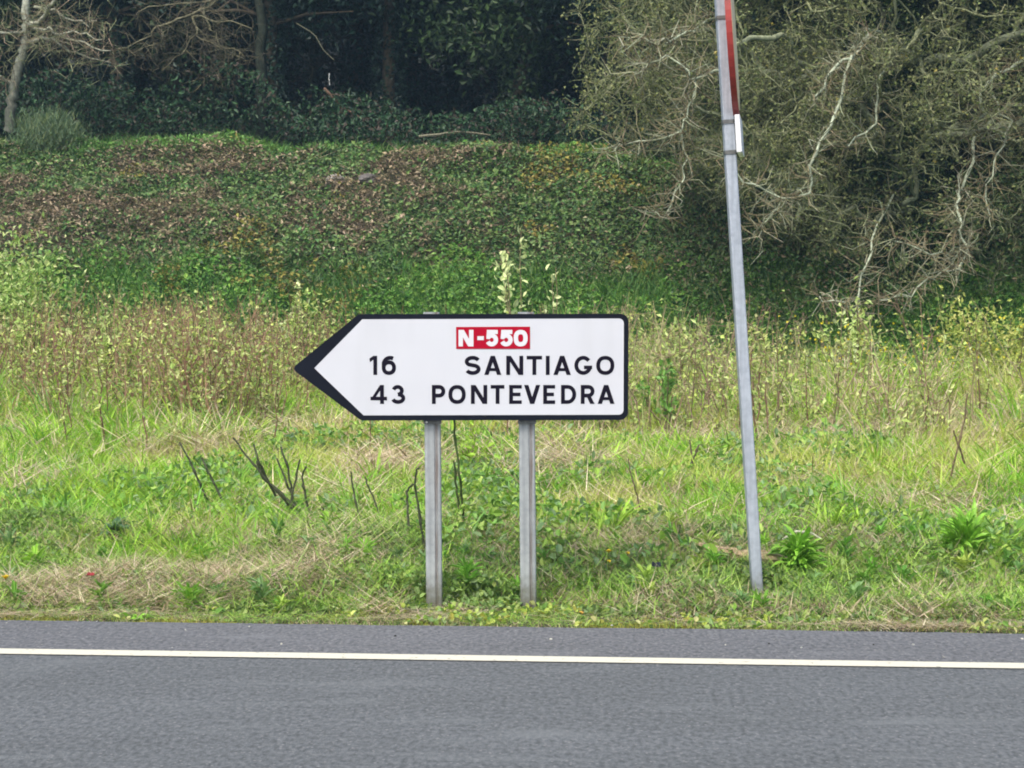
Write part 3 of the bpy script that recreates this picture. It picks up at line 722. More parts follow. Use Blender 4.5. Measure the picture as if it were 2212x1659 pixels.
SC_ = np.where((A[:, 0] < .3)[:, None], pal([(.24, .13, .09), (.30, .18, .12), (.18, .10, .07), (.34, .24, .14)], n, .2), 0) + (A[:, 0] >= .3)[:, None] * pal([(.25, .17, .12), (.32, .24, .16), (.19, .13, .09), (.40, .34, .20), (.30, .32, .13)], n, .25)
sticks(b2, A, B, .007, .005, SC_); sticks(b2, B, Cc, .005, .002, SC_)
# side twigs
for k in range(5):
    t = .3 + .6 * rng.random(n); P = np.where((t < .5)[:, None], A + (B - A) * (t * 2)[:, None], B + (Cc - B) * (t * 2 - 1)[:, None])
    D = nrm(rdir(n, .8)); Q = P + D * (H * .28 * rng.random(n))[:, None]; sticks(b2, P, Q, .004, .0015, SC_)
    for j in range(2):
        u = rng.random((n, 1)); leaves(a, P + (Q - P) * (.4 + .6 * u), rdir(n, .2), rdir(n, .9), .035 + .035 * rng.random(n), .022 + .02 * rng.random(n), pal(WL, n, .25))
for k in range(11):
    t = .12 + .72 * rng.random(n); P = np.where((t < .5)[:, None], A + (B - A) * (t * 2)[:, None], B + (Cc - B) * (t * 2 - 1)[:, None])
    P = P + rng.normal(0, .03, (n, 3)); kz = 1.0 * (rng.random(n) < np.where(fbm(A[:, 0] * .8, A[:, 1] * .6, 71) > .5, .45, 1.0) * np.where(t < .4, .5, 1))[:, None] + 1e-4
    leaves(a, P, rdir(n, .3), rdir(n, .9), kz[:, 0] * (.035 + .06 * rng.random(n) ** 2), .022 + .03 * rng.random(n), pal(WL, n, .25) * (.8 + .4 * fbm(A[:, 0] * .8, A[:, 1] * .8, 70))[:, None])
# mustard-yellow flower heads in the right part of the field
m_ = 260; x, y, s = scatter(m_ * 4, 20, 26, 1.5); k = (x > 3.0) & (fbm(x, y, 9) > .45); x, y = x[k][:m_], y[k][:m_]; m_ = len(x)
leaves(a, P3(x, y, .7) + rng.normal(0, .12, (m_, 3)), rdir(m_, .5), rdir(m_, 1), .035, .035, pal([(.75, .62, .03), (.62, .55, .06)], m_))
a.build('weed_leaves', M_leaf, kind='stuff')['label'] = 'pale yellow-green leaves of the weed thicket in the field'
b2.build('weed_stems', M_dry, kind='stuff')['label'] = 'thin reddish brown stems of the weed thicket in the field'

# 6. bank: deep-green foot, brown bracken and bramble above
a = Acc(); d_ = Acc()
def bank_pts(n, s0, s1):
    s = s0 + (s1 - s0) * rng.random(n); hw = s * .262 + 3.5; x = (rng.random(n) * 2 - 1) * hw; return x, s - SK * x, s
x, y, s = bank_pts(230000, 28.6, 37.6); n = len(x)
q = fbm(x * .55, y * .8, 101); q2 = fbm(x * 1.9, y * 2.2, 103)
left = np.clip((1.5 - x) / 7, 0, 1)
sw = s + (fbm(x * .7, s * .4, 160) - .5) * 2.5
brown = np.clip((sw - 32.0) / 1.4, 0, 1) * np.clip((q - .48) * 3.5 + left * 1.5 - .85 + (q2 - .5) * 3.6, 0, 1) * np.clip((36.7 - s) / .8, 0.05, 1)
isb = rng.random(n) < brown * .85 + .12 * (sw > 32)
green = pal([(.055, .12, .032), (.08, .155, .042), (.12, .19, .055), (.04, .08, .03), (.15, .22, .075)], n, .3)
low = (sw < 32.4)[:, None]; green = np.where(low & (rng.random((n, 1)) < .85), pal([(.09, .21, .035), (.13, .26, .045), (.07, .17, .03), (.18, .30, .06)], n, .25), green)
top = ((s > 36.2) & (q > .42))[:, None]; green = np.where(top, pal([(.08, .18, .04), (.12, .24, .05)], n, .3), green)
ochre = ((fbm(x * .8 + 3, y * .9, 140) > .68) & (sw > 31))[:, None]; green = np.where(ochre & (rng.random((n, 1)) < .5), pal([(.24, .22, .05), (.20, .17, .05)], n, .2), green)
br = pal([(.17, .135, .085), (.11, .09, .06), (.25, .20, .13), (.38, .31, .21), (.08, .065, .045), (.13, .13, .065)], n, .25)
C = np.where(isb[:, None], br, green)
hgt = .05 + .5 * np.clip(q2 - .3, 0, 1) * rng.random(n) ** .6
P = P3(x, y) + np.stack([0 * x, -hgt * .5, hgt * .8], 1)
C = C * 1.2 * (.75 + .6 * fbm(x * 3, y * 4, 150))[:, None]
D = rdir(n, -.1); D[:, 0] *= 1.6; D = nrm(D); Nn = nrm(rdir(n) + np.array([0, -.45, 1.0]))
g = ~isb
leaves(a, P[g], D[g], Nn[g], .045 + .08 * rng.random(g.sum()) ** 1.5, .035 + .045 * rng.random(g.sum()), C[g])
g = isb
leaves(d_, P[g], D[g], Nn[g], .045 + .09 * rng.random(g.sum()) ** 2, .02 + .04 * rng.random(g.sum()) ** 1.5, C[g])
m_ = 16000; kk = rng.choice(np.nonzero(isb)[0], m_); az = rng.normal(0, .6, m_) + np.pi * (rng.random(m_) < .5)
blades(d_, P[kk], .15 + .5 * rng.random(m_) ** 2, .012, 1.0 + .5 * rng.random(m_), .8 * rng.random(m_), br[kk] * 1.15, 2, az)
# grass on the foot and on the brow of the bank
ga = Acc()
for s0, s1, nn, hh in ((27.5, 32.4, 60000, .36), (36.0, 38.0, 11000, .28)):
    x, y, s = bank_pts(nn, s0, s1); m_ = len(x)
    blades(ga, P3(x, y, -.01), hh * (.5 + rng.random(m_)), .022, .5 * rng.random(m_), .4 + 1.2 * rng.random(m_), pal([(.07, .19, .035), (.10, .24, .045), (.05, .14, .03), (.17, .28, .07)], m_, .2) * (.75 + .5 * fbm(x * .8, y * .8, 155))[:, None], 2)
ga.build('bank_grass', M_grass, kind='stuff')['label'] = 'deep green grass at the foot and brow of the bank'
a.build('bank_foliage', M_dark, kind='stuff')['label'] = 'low ivy and bramble foliage covering the bank'
d_.build('bank_bracken', M_dry, kind='stuff')['label'] = 'brown dead bracken and leaf litter on the left of the bank'

# ------------------------------------------------------------------ trees
def make_nodes(trunk, att, alpha=.25):
    """connect attractor points to a trunk so that they form a branching tree"""
    nodes = [np.array(p, float) for p in trunk]; par = [-1] + list(range(len(trunk) - 1)); pl = [0.0]
    for i in range(1, len(trunk)): pl.append(pl[-1] + np.linalg.norm(nodes[i] - nodes[i - 1]) * .35)
    T = np.array(nodes); dist = np.min(np.linalg.norm(att[:, None] - T[None], axis=2), axis=1); att = att[np.argsort(dist)]
    n0 = len(nodes); N_ = n0 + len(att); A = np.zeros((N_, 3)); A[:n0] = T; PL = np.zeros(N_); PL[:n0] = pl; par = np.array(par + [0] * len(att))
    for k in range(len(att)):
        m_ = n0 + k; p = att[k]; d = np.linalg.norm(A[:m_] - p, axis=1); c = d + alpha * PL[:m_]
        lowp = (p[2] < A[:m_, 2] - .6 * d) * 0.0
        j = int(np.argmin(c + lowp)); par[m_] = j; A[m_] = p; PL[m_] = PL[j] + d[j]
    return A, par, n0
def draw_tree(A, par, n0, r_tip, expo, trunk_r, c_thick, c_thin, r_lich, big, small, crook=.12):
    n = len(A); cnt = np.ones(n)
    for i in range(n - 1, n0 - 1, -1): cnt[par[i]] += cnt[i]
    rad = r_tip * cnt ** expo
    for i in range(n0): rad[i] = np.interp(i, [0, n0 - 1], trunk_r)
    rad = np.minimum(rad, trunk_r[1] * .8 + (np.arange(n) < n0) * 10)
    kids = [[] for _ in range(n)]
    for i in range(1, n): kids[par[i]].append(i)
    # chains
    starts = [(0, -1)]; used = np.zeros(n, bool)
    while starts:
        i, p = starts.pop(); chain = [] if p < 0 else [p]
        while True:
            chain.append(i); ks = kids[i]
            if not ks: break
            ks = sorted(ks, key=lambda k: -cnt[k] - (1e6 if k < n0 else 0))
            for k in ks[1:]: starts.append((k, i))
            i = ks[0]
        pts = []; rr = []
        for a_, b_ in zip(chain[:-1], chain[1:]):
            L = np.linalg.norm(A[b_] - A[a_]); pts.append(A[a_]); rr.append(rad[b_] if a_ == p else min(rad[a_], rad[b_] * 1.6))
            if L > .12 and b_ >= n0:
                k = 2 if L > .35 else 1
                for q_ in range(1, k + 1):
                    t = q_ / (k + 1); pts.append(A[a_] * (1 - t) + A[b_] * t + rng.normal(0, crook * L / (k + 1), 3)); rr.append(rad[a_] * (1 - t) * 0 + rad[b_] * 1.0)
        pts.append(A[chain[-1]]); rr.append(rad[chain[-1]] * .6)
        if len(pts) < 2: continue
        pts = np.array(pts); rr = np.array(rr)
        w = np.clip((rr - r_lich * .6) / (r_lich * .8), 0, 1)[:, None]
        C = np.array(c_thin) * (1 - w) + np.array(c_thick) * w; C = C * (1 + rng.normal(0, .12, (len(C), 1)))
        mx = rr.max()
        if mx > .05: tube(big, pts, rr, C, 8)
        elif mx > .018: tube(big, pts, rr, C, 5, False)
        else: tube(small, pts, rr, C, 3, False)
    return rad, cnt
def twiglets(acc, A, n_per, L, r, col, droop=-.1):
    P = np.repeat(A, n_per, 0) + rng.normal(0, .03, (len(A) * n_per, 3)); n = len(P)
    D = rdir(n, droop); M_ = P + D * L * (.4 + .6 * rng.random((n, 1))); D2 = nrm(D + rng.normal(0, .5, (n, 3)))
    Q = M_ + D2 * L * (.4 + .6 * rng.random((n, 1)))
    C = pal(col, n, .25); sticks(acc, P, M_, r, r * .8, C); sticks(acc, M_, Q, r * .8, r * .3, C)
    return Q
LICH = (.34, .385, .27); TWIG = [(.18, .20, .11), (.24, .26, .145), (.13, .145, .08), (.28, .30, .17)]

# 6a. big lichened oak on the right
OY = 31.5
tb = at(1945, 640, OY); TX = tb.x
trunk = [(TX + .1, OY, .5), (TX + .02, OY, 1.5), (TX - .1, OY + .1, 2.6), (TX - .06, OY, 3.7), (TX - .2, OY, 4.8), (TX - .3, OY, 5.9), (TX - .2, OY, 7.0), (TX + .1, OY, 8.2), (TX, OY, 9.2)]
def envelope(n, f, box_):
    out = []; tot = 0
    while tot < n:
        p = np.stack([box_[0] + (box_[1] - box_[0]) * rng.random(n), box_[2] + (box_[3] - box_[2]) * rng.random(n), box_[4] + (box_[5] - box_[4]) * rng.random(n)], 1)
        p = p[f(p)]; out.append(p); tot += len(p)
    return np.concatenate(out)[:n]
def oak_env(p):
    x, y, z = p[:, 0], p[:, 1], p[:, 2]
    edge = 1.3 + (fbm(z * .7, y * .4, 200) - .5) * 1.8 + np.clip(z - 7, 0, 9) * .25                 # left outline
    bottom = np.interp(x, [1, 2.4, 3.4, 4.2, 5.4, 6.2, 10], [4.1, 3.9, 3.2, 2.6, 2.0, 1.15, 1.2]) + (fbm(x * 1.3, y * .6, 210) - .5) * .8
    r = ((x - TX) / 5.6) ** 2 + ((y - OY) / 3.2) ** 2 + ((z - 5.5) / 5.2) ** 2
    thin = (x > 5.4) & (z < 4.0) & (vn(x * 7.3, z * 7.1 + y * 5, 9) < .62)
    return ~thin & (x > edge) & (z > bottom) & (r < 1.0) & (fbm(x * .9 + y * .7, z * .9, 220) > .37)
att = envelope(6600, oak_env, (1, TX + 5.6, OY - 3.2, OY + 3.2, 1, 10.6))
A_, par_, n0_ = make_nodes(trunk, att, .30)
oak = thing('oak_tree', 'large spreading bare oak with pale lichened branches drooping over the right end of the bank', 'tree', (TX, OY, .5))
def tchild(acc, name, mat, root, kind=None, smooth=False):
    o = acc.build(name, mat, origin=tuple(root.location), smooth=smooth, kind=kind); o.location = (0, 0, 0); o.parent = root; return o
big = Acc(); sm = Acc()
draw_tree(A_, par_, n0_, .0075, .44, (.24, .09), (.27, .30, .20), TWIG[1], .030, big, sm, .16)
tchild(big, 'trunk', M_bark, oak, smooth=True)
tips = twiglets(sm, A_[n0_:], 7, .20, .006, TWIG)
tchild(sm, 'twigs', M_bark, oak, 'stuff')
lf = Acc(); tp = np.repeat(tips, 2, 0) + rng.normal(0, .04, (len(tips) * 2, 3))
leaves(lf, tp, rdir(len(tp)), rdir(len(tp), .5), .058, .042, pal([(.23, .26, .10), (.17, .205, .08), (.29, .32, .13), (.13, .165, .06)], len(tp), .25))
# a few golden tufts
kk = rng.choice(len(tips), 420); tp = np.repeat(tips[kk], 2, 0) + rng.normal(0, .03, (840, 3)); leaves(lf, tp, rdir(len(tp)), rdir(len(tp)), .07, .05, pal([(.46, .38, .09), (.38, .35, .12)], len(tp)))
tchild(lf, 'buds', M_leaf, oak, 'stuff')
# hand-placed lichened limbs as seen in the photograph
limb = Acc()
def photo_limb(pts, Y, r0, r1, acc=limb, col=(.42, .47, .35)):
    P = np.array([tuple(at(u, v, Y + dy)) for u, v, dy in pts]); n_ = len(P)
    t = np.linspace(0, n_ - 1, n_ * 3 - 2); Q = np.stack([np.interp(t, np.arange(n_), P[:, i]) for i in range(3)], 1)
    Q[1:-1] += rng.normal(0, .03, Q[1:-1].shape)
    tube(acc, Q, np.linspace(r0, r1, len(Q)), np.array(col) * (1 + rng.normal(0, .1, (len(Q), 1))), 5, False)
    return Q
LQ = []
for pts, r0, r1 in (
    ([(1935, 90, 0), (1880, 60, -1), (1860, 100, -1.5), (1840, 120, -2), (1790, 160, -2.3), (1760, 210, -2.4)], .05, .03),
    ([(1840, 120, -2), (1800, 250, -2.4), (1760, 330, -2.6), (1740, 420, -2.7), (1690, 430, -2.8), (1600, 390, -2.8), (1560, 330, -2.8)], .04, .02),
    ([(1925, 120, 0), (1900, 180, -1.2), (1890, 260, -1.6), (1830, 320, -2)], .04, .022),
    ([(1930, 420, 0), (1880, 520, -1.6), (1865, 600, -2), (1850, 680, -2.2), (1810, 650, -2.4), (1770, 640, -2.4)], .035, .018),
    ([(2110, 280, 0), (2100, 330, -1), (2080, 400, -1.5), (2060, 440, -1.8), (2075, 500, -2), (2090, 540, -2)], .05, .03),
    ([(2090, 540, -2), (2070, 580, -2.1), (2020, 600, -2.2), (1970, 640, -2.3), (1900, 650, -2.4)], .035, .015),
    ([(2090, 540, -2), (2060, 560, -2), (1990, 540, -2.2), (1930, 520, -2.2)], .025, .012),
    ([(2212, 130, 0), (2150, 160, -1), (2120, 220, -1.4), (2110, 280, -1.2)], .05, .04),
    ([(1560, 150, -2), (1500, 170, -2), (1440, 130, -2), (1400, 140, -2), (1370, 160, -2)], .035, .018),
    ([(1500, 170, -2), (1490, 230, -2), (1470, 280, -2), (1440, 300, -2), (1350, 310, -2), (1310, 330, -2)], .03, .014),
    ([(1470, 280, -2), (1480, 350, -2), (1475, 400, -2.1), (1430, 470, -2.1), (1400, 450, -2.1)], .026, .012),
    ([(1560, 30, -1), (1500, 60, -1.5), (1450, 90, -1.8), (1400, 90, -2), (1340, 80, -2)], .035, .016),
    ([(1690, 430, -2.8), (1660, 470, -2.8), (1640, 510, -2.8)], .022, .012),
    ([(2140, 200, -1), (2180, 260, -1.2), (2160, 330, -1.4), (2130, 400, -1.6), (2140, 470, -1.7)], .03, .014)):
    q_ = photo_limb(pts, OY - 1.0, r0 * .58, r1 * .58); LQ.append(q_)
lq = np.concatenate(LQ)
tw2 = Acc(); tp = twiglets(tw2, lq, 9, .30, .007, [(.33, .34, .24), (.25, .22, .14), (.20, .17, .10)])
tchild(limb, 'branches', M_bark, oak, smooth=True)
tchild(tw2, 'branch_twigs', M_bark, oak, 'stuff')
# ivy on its trunk
iv = Acc(); n = 16000; t = rng.random(n); zc = .5 + t * 7.5; xc = np.interp(zc, [p[2] for p in trunk], [p[0] for p in trunk])
rr = (.35 + .75 * fbm(zc * 1.2, t * 0, 5)) ; an = rng.random(n) * 2 * np.pi; P = np.stack([xc + np.cos(an) * rr, OY + np.sin(an) * rr, zc], 1)
Dn = np.stack([np.cos(an), np.sin(an), -.3 * np.ones(n)], 1)
leaves(iv, P, nrm(rdir(n) - np.array([0, 0, .6])), nrm(Dn), .08, .07, pal([(.030, .060, .018), (.045, .085, .025), (.02, .04, .015)], n, .3))
tchild(iv, 'ivy', M_dark, oak, 'stuff')

ip = at(2130, 600, 32.4); it = thing('ivy_clad_tree', 'trunk smothered in dark ivy at the right edge behind the pale oak branches', 'tree', (ip.x, 32.4, float(gz(ip.x, 32.4))))
tr = Acc(); zt = np.linspace(-.1, 9, 12); xt = ip.x + .25 * np.sin(zt * .5); tube(tr, np.stack([xt, np.full(12, 32.4), zt + .5], 1), np.linspace(.2, .08, 12), np.array((.09, .08, .06)), 8); tchild(tr, 'trunk', M_bark, it, smooth=True)
iv = Acc(); n = 24000; zc = rng.random(n) * 8.5; an = rng.random(n) * 6.283; rr = (.25 + 1.5 * fbm(zc * .9, np.cos(an) * .8 + 3, 15)) * np.interp(zc, [0, 1.5, 6, 8.5], [1.15, .9, .9, .5]) * (.7 + .3 * rng.random(n))
P = np.stack([np.interp(zc, zt, xt) + np.cos(an) * rr, 32.4 + np.sin(an) * rr * .8, zc + .45], 1); leaves(iv, P, nrm(rdir(n) - np.array([0, 0, .5])), nrm(np.stack([np.cos(an), np.sin(an), .4 * np.ones(n)], 1) + .5 * rdir(n)), .09, .075, pal([(.028, .062, .026), (.04, .085, .033), (.02, .042, .02), (.055, .10, .04)], n, .3)); tchild(iv, 'ivy', M_dark, it, 'stuff')

# 6b. lichened tree at the left, on top of the bank
LY = 37.6
trunk = [tuple(at(u, v, LY)) for u, v in ((18, 285), (22, 235), (30, 190), (42, 140), (56, 95), (58, 50), (55, 5), (58, -60), (52, -140), (60, -230))]
root = trunk[0]; lt = thing('lichened_tree', 'slim crooked pale-barked tree at the left edge on top of the bank', 'tree', root)
limbs_L = (([(60, 62, 0), (90, 40, -.3), (115, 5, -.6), (130, -40, -.8)], .055, .03), ([(62, 62, 0), (100, 60, -.4), (130, 75, -.5), (180, 95, -.6), (240, 110, -.8)], .040, .012),
           ([(62, 90, 0), (90, 78, -.2), (130, 95, -.3), (165, 120, -.3), (240, 135, -.5)], .045, .012), ([(55, 68, 0), (20, 75, -.2), (-20, 65, -.3)], .04, .02),
           ([(30, 185, 0), (0, 165, -.2), (-30, 150, -.3)], .03, .015), ([(75, 15, -.1), (120, 25, -.3), (180, 50, -.5), (210, 45, -.6)], .03, .012), ([(130, 75, -.5), (170, 70, -.7), (225, 85, -.8)], .02, .01))
big = Acc(); q_ = np.array(trunk); t = np.linspace(0, len(q_) - 1, 40); Q = np.stack([np.interp(t, np.arange(len(q_)), q_[:, i]) for i in range(3)], 1)
Q[1:, 0] += rng.normal(0, .02, 39)
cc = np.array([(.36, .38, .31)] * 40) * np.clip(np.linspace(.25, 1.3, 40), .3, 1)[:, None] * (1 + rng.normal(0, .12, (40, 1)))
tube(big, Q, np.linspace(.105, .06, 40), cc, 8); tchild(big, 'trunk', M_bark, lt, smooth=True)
bl = Acc(); lq = []
for pts, r0, r1 in limbs_L: lq.append(photo_limb(pts, LY, r0, r1, bl, (.42, .43, .34)))
tchild(bl, 'branches', M_bark, lt, smooth=True)
tw = Acc(); lq = np.concatenate(lq); tp = twiglets(tw, lq, 5, .34, .007, [(.24, .19, .13), (.32, .27, .19), (.16, .13, .09)], 0); twiglets(tw, tp[::2], 3, .25, .006, TWIG)
tchild(tw, 'twigs', M_bark, lt, 'stuff')

# 6c. wood behind: three evergreen / ivied prototypes, two bare ones, copied
def evergreen(seed, Ht, rad_, n_leaf, cols):
    r_ = thing('evergreen_tree', 'x', 'tree', (0, 0, 0)); tr = Acc()
    zz = np.linspace(0, Ht * .9, 12); xx = np.cumsum(rng.normal(0, .07, 12)); yy = np.cumsum(rng.normal(0, .07, 12))
    Pt = np.stack([xx, yy, zz - .3], 1); tube(tr, Pt, np.linspace(.17, .05, 12), np.array((.10, .085, .06)), 7)
    limbs = []
    for k in range(16):
        h = Ht * (.25 + .65 * random.random()); an = random.random() * 6.28; L = rad_ * (.6 + .5 * random.random())
        p0 = np.array([np.interp(h, zz, xx), np.interp(h, zz, yy), h]); d = np.array([math.cos(an), math.sin(an), .25])
        Q = np.array([p0, p0 + d * L * .5 + rng.normal(0, .1, 3), p0 + d * L + rng.normal(0, .15, 3) - np.array([0, 0, .3])]); tube(tr, Q, [.05, .035, .012], np.array((.13, .105, .075)), 5, False); limbs.append(Q)
    o1 = tr.build('trunk', M_bark, r_, smooth=True)
    cl = rng.normal(0, 1, (70, 3)); cl = nrm(cl) * (.35 + .65 * rng.random((70, 1)) ** .5); cl = cl * np.array([rad_, rad_, Ht * .38]) + np.array([0, 0, Ht * .62])
    i = rng.integers(0, 70, n_leaf); P = cl[i] + rng.normal(0, .42, (n_leaf, 3)) * np.array([1, 1, .6])
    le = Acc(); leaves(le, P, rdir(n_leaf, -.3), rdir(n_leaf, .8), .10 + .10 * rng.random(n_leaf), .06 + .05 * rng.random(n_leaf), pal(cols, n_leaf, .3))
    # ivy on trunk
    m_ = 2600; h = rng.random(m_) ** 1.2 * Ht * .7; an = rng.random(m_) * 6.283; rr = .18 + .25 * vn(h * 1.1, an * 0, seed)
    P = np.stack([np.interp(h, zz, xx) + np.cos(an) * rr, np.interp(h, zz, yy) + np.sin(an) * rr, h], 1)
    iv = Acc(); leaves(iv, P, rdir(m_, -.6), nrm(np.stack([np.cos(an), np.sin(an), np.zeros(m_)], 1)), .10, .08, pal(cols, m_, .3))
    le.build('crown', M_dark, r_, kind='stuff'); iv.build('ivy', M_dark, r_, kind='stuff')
    return r_
def bare(seed, Ht, rad_, nn):
    r_ = thing('bare_tree', 'x', 'tree', (0, 0, 0))
    zz = np.linspace(-.2, Ht * .8, 8); Pt = np.stack([np.cumsum(rng.normal(0, .1, 8)), np.cumsum(rng.normal(0, .1, 8)), zz], 1)
    att = envelope(nn, lambda p: (((p[:, 0] / rad_) ** 2 + (p[:, 1] / rad_) ** 2 + ((p[:, 2] - Ht * .6) / (Ht * .42)) ** 2) < 1), (-rad_, rad_, -rad_, rad_, Ht * .15, Ht))
    A, pr, n0 = make_nodes(Pt, att, .35); b_ = Acc(); s_ = Acc()
    draw_tree(A, pr, n0, .010, .42, (.13, .05), (.035, .042, .028), (.06, .055, .042), .03, b_, s_, .14)
    twiglets(s_, A[n0:], 6, .35, .006, [(.08, .065, .05), (.115, .095, .065)])
    b_.build('trunk', M_bark, r_, smooth=True); s_.build('twigs', M_bark, r_, kind='stuff')
    return r_
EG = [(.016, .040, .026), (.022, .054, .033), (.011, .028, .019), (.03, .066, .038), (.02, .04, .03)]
protos = [evergreen(1, 9.5, 2.3, 13000, EG), evergreen(2, 11.5, 2.8, 15000, EG), evergreen(3, 7.5, 2.1, 10000, [(.03, .06, .02), (.05, .09, .03), (.02, .04, .015)])]
bares = [bare(4, 7.5, 3.0, 500), bare(5, 9.0, 3.4, 600)]
used = set()
def place(proto, x, y, rz, sc, label, group=None):
    z = float(gz(x, y)); key = proto.name
    if key not in used:
        used.add(key); proto.location = (x, y, z); proto.rotation_euler = (0, 0, rz); proto.scale = (sc,) * 3; proto['label'] = label
        if group: proto['group'] = group
        return proto
    o_ = dup(proto, (x, y, z), rz, sc, label, group)
    if group is None and 'group' in o_: del o_['group']
    return o_
# first row: ones that can be told apart
for u, Y, pk, rz, sc, lab in (
    (600, 41.5, 0, .4, 1.0, 'ivy-clad trunk in the dark wood above the middle of the brown bracken'),
    (850, 42.5, 1, 1.9, .95, 'tall ivy-covered trunk in the wood straight above the middle of the sign'),
    (250, 43.5, 1, 3.1, 1.0, 'dark leafy tree just right of the pale-barked tree'),
    (390, 44.5, 2, 4.2, 1.35, 'dark leafy tree behind the drooping bare branches on the left'),
    (1110, 42.0, 2, .9, 1.15, 'thin-trunked dark tree in the wood, left of the oak crown'),
    (1330, 41.5, 0, 5.1, 1.0, 'dark tree behind the left fringe of the oak crown'),
    (-60, 42.5, 2, 2.3, 1.2, 'dark ivied tree behind the pale-barked tree at the left edge')):
    p = at(u, 250, Y); place(protos[pk], p.x, Y, rz, sc, lab)
for u, Y, pk, rz, sc, lab in (
    (960, 46.5, 1, 2.2, 1.1, 'bare olive-twigged tree hanging from the top of the picture above the sign'),
    (1130, 45.0, 0, 4.0, 1.1, 'bare brown-twigged tree between the dark wood and the oak'),
    (700, 45, 1, 5.0, 1.0, 'bare tree deeper in the wood behind the tall ivied trunk')):
    p = at(u, 250, Y); place(bares[pk], p.x, Y, rz, sc, lab)
HY = 39.6
hp = at(565, 260, HY); ht = thing('bare_tree', 'bare tree with drooping brown branches hanging in front of the dark wood on the left', 'tree', (hp.x, HY, float(gz(hp.x, HY))))
tr = Acc(); photo_limb([(562, 300, 0), (566, 230, 0), (560, 150, 0), (568, 60, 0), (560, -40, 0), (566, -140, 0), (560, -260, 0)], HY, .14, .07, tr, (.03, .038, .026)); tchild(tr, 'trunk', M_bark, ht, smooth=True)
br_ = Acc(); lq = []
for pts, r0, r1 in (([(564, -60, 0), (520, -40, -.2), (470, 0, -.4), (415, 36, -.6), (349, 58, -.8), (327, 80, -.8), (255, 105, -.9)], .05, .012), ([(415, 36, -.6), (422, 76, -.7), (393, 120, -.7), (349, 153, -.8)], .028, .009),
    ([(440, 20, -.5), (458, 65, -.6), (480, 95, -.7), (487, 138, -.7), (495, 171, -.8)], .028, .009), ([(422, 76, -.7), (469, 98, -.8), (509, 105, -.8), (527, 127, -.9)], .022, .008),
    ([(415, 36, -.6), (473, 44, -.9), (545, 62, -1.0)], .022, .008), ([(349, 58, -.8), (345, 90, -.8), (300, 110, -.8)], .015, .007), ([(487, 138, -.7), (460, 165, -.8), (440, 175, -.8)], .014, .006),
    ([(470, 0, -.4), (380, 10, -.5), (300, 25, -.6)], .025, .01)):
    lq.append(photo_limb(pts, HY, r0 * .8, r1, br_, (.20, .19, .12)))
tchild(br_, 'branches', M_bark, ht, smooth=True)
tw = Acc(); lq = np.concatenate(lq); tp = twiglets(tw, lq, 5, .34, .006, [(.13, .12, .08), (.17, .155, .10)], -.2); twiglets(tw, tp[::2], 2, .22, .0045, [(.12, .105, .075), (.10, .09, .065)], -.2)
tchild(tw, 'twigs', M_bark, ht, 'stuff')
# rows behind: nothing tells them apart
G_ = 'dark trees deep in the wood behind the bank'; LB = 'dark evergreen tree deep in the wood behind the front row'
for row, (Y, x0, dx) in enumerate(((46.0, -17, 3.5), (49.5, -18.5, 3.6), (54, -20, 4.0), (60, -23, 4.6), (68, -26, 5.2), (78, -29, 5.8), (90, -33, 6.6))):
    x_ = x0 + (row % 2) * 1.6
    while x_ < -x0 + 1:
        xx, yy = x_ + rng.normal(0, .6), Y + rng.normal(0, .8)
        place(protos[int(rng.integers(0, 3))], float(xx), float(yy), float(rng.random() * 6.28), float(1.0 + .35 * rng.random()), LB, G_)
        x_ += dx
# right-hand trees beside and behind the oak
for x_, y_, pk, sc, lab in ((9.4, 33.5, 0, .8, 'dark ivied tree at the right edge beside the oak'), (6.9, 36.0, 2, .95, 'dark evergreen behind the oak trunk'), (3.8, 37.5, 2, .8, 'dark evergreen behind the left half of the oak crown'),
                            (11.5, 36, 1, .9, 'tall dark evergreen beyond the right edge')):
    place(protos[pk], x_, y_, 1.0 * x_, sc, lab)

# undergrowth on the wood floor and around the oak's foot
ug = Acc()
def mounds(n, x0, x1, y0, y1, hmax, cols, seed, sz_=(.07, .08), fn=None):
    x = x0 + (x1 - x0) * rng.random(n); y = y0 + (y1 - y0) * rng.random(n)
    h = np.clip(fbm(x * .55, y * .55, seed, 4) - .22, 0, 1) * hmax * 1.7
    if fn is not None: h = h * fn(x, y)
    h = h * (1 - .6 * rng.random(n) ** 2.5)
    P = P3(x, y) + np.stack([rng.normal(0, .05, n), rng.normal(0, .05, n), h + .05], 1)
    leaves(ug, P, rdir(n, -.2), nrm(rdir(n) + np.array([0, -.5, .8])), sz_[0] + sz_[1] * rng.random(n), sz_[0] * .6 + sz_[1] * .5 * rng.random(n), pal(cols, n, .3))
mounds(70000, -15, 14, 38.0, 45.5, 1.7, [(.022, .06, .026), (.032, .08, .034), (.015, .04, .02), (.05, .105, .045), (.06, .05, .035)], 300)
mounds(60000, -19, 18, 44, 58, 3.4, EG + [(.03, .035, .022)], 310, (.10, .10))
mounds(42000, 2.4, 12, 29.5, 36, 2.3, [(.07, .13, .04), (.10, .17, .05), (.05, .09, .03), (.13, .16, .06), (.15, .125, .07)], 320, (.05, .06), lambda x, y: np.clip((x - 2.4) / 2, 0, 1))
ug.build('undergrowth', M_dark, kind='stuff')['label'] = 'dark ivy and bramble undergrowth on the wood floor'

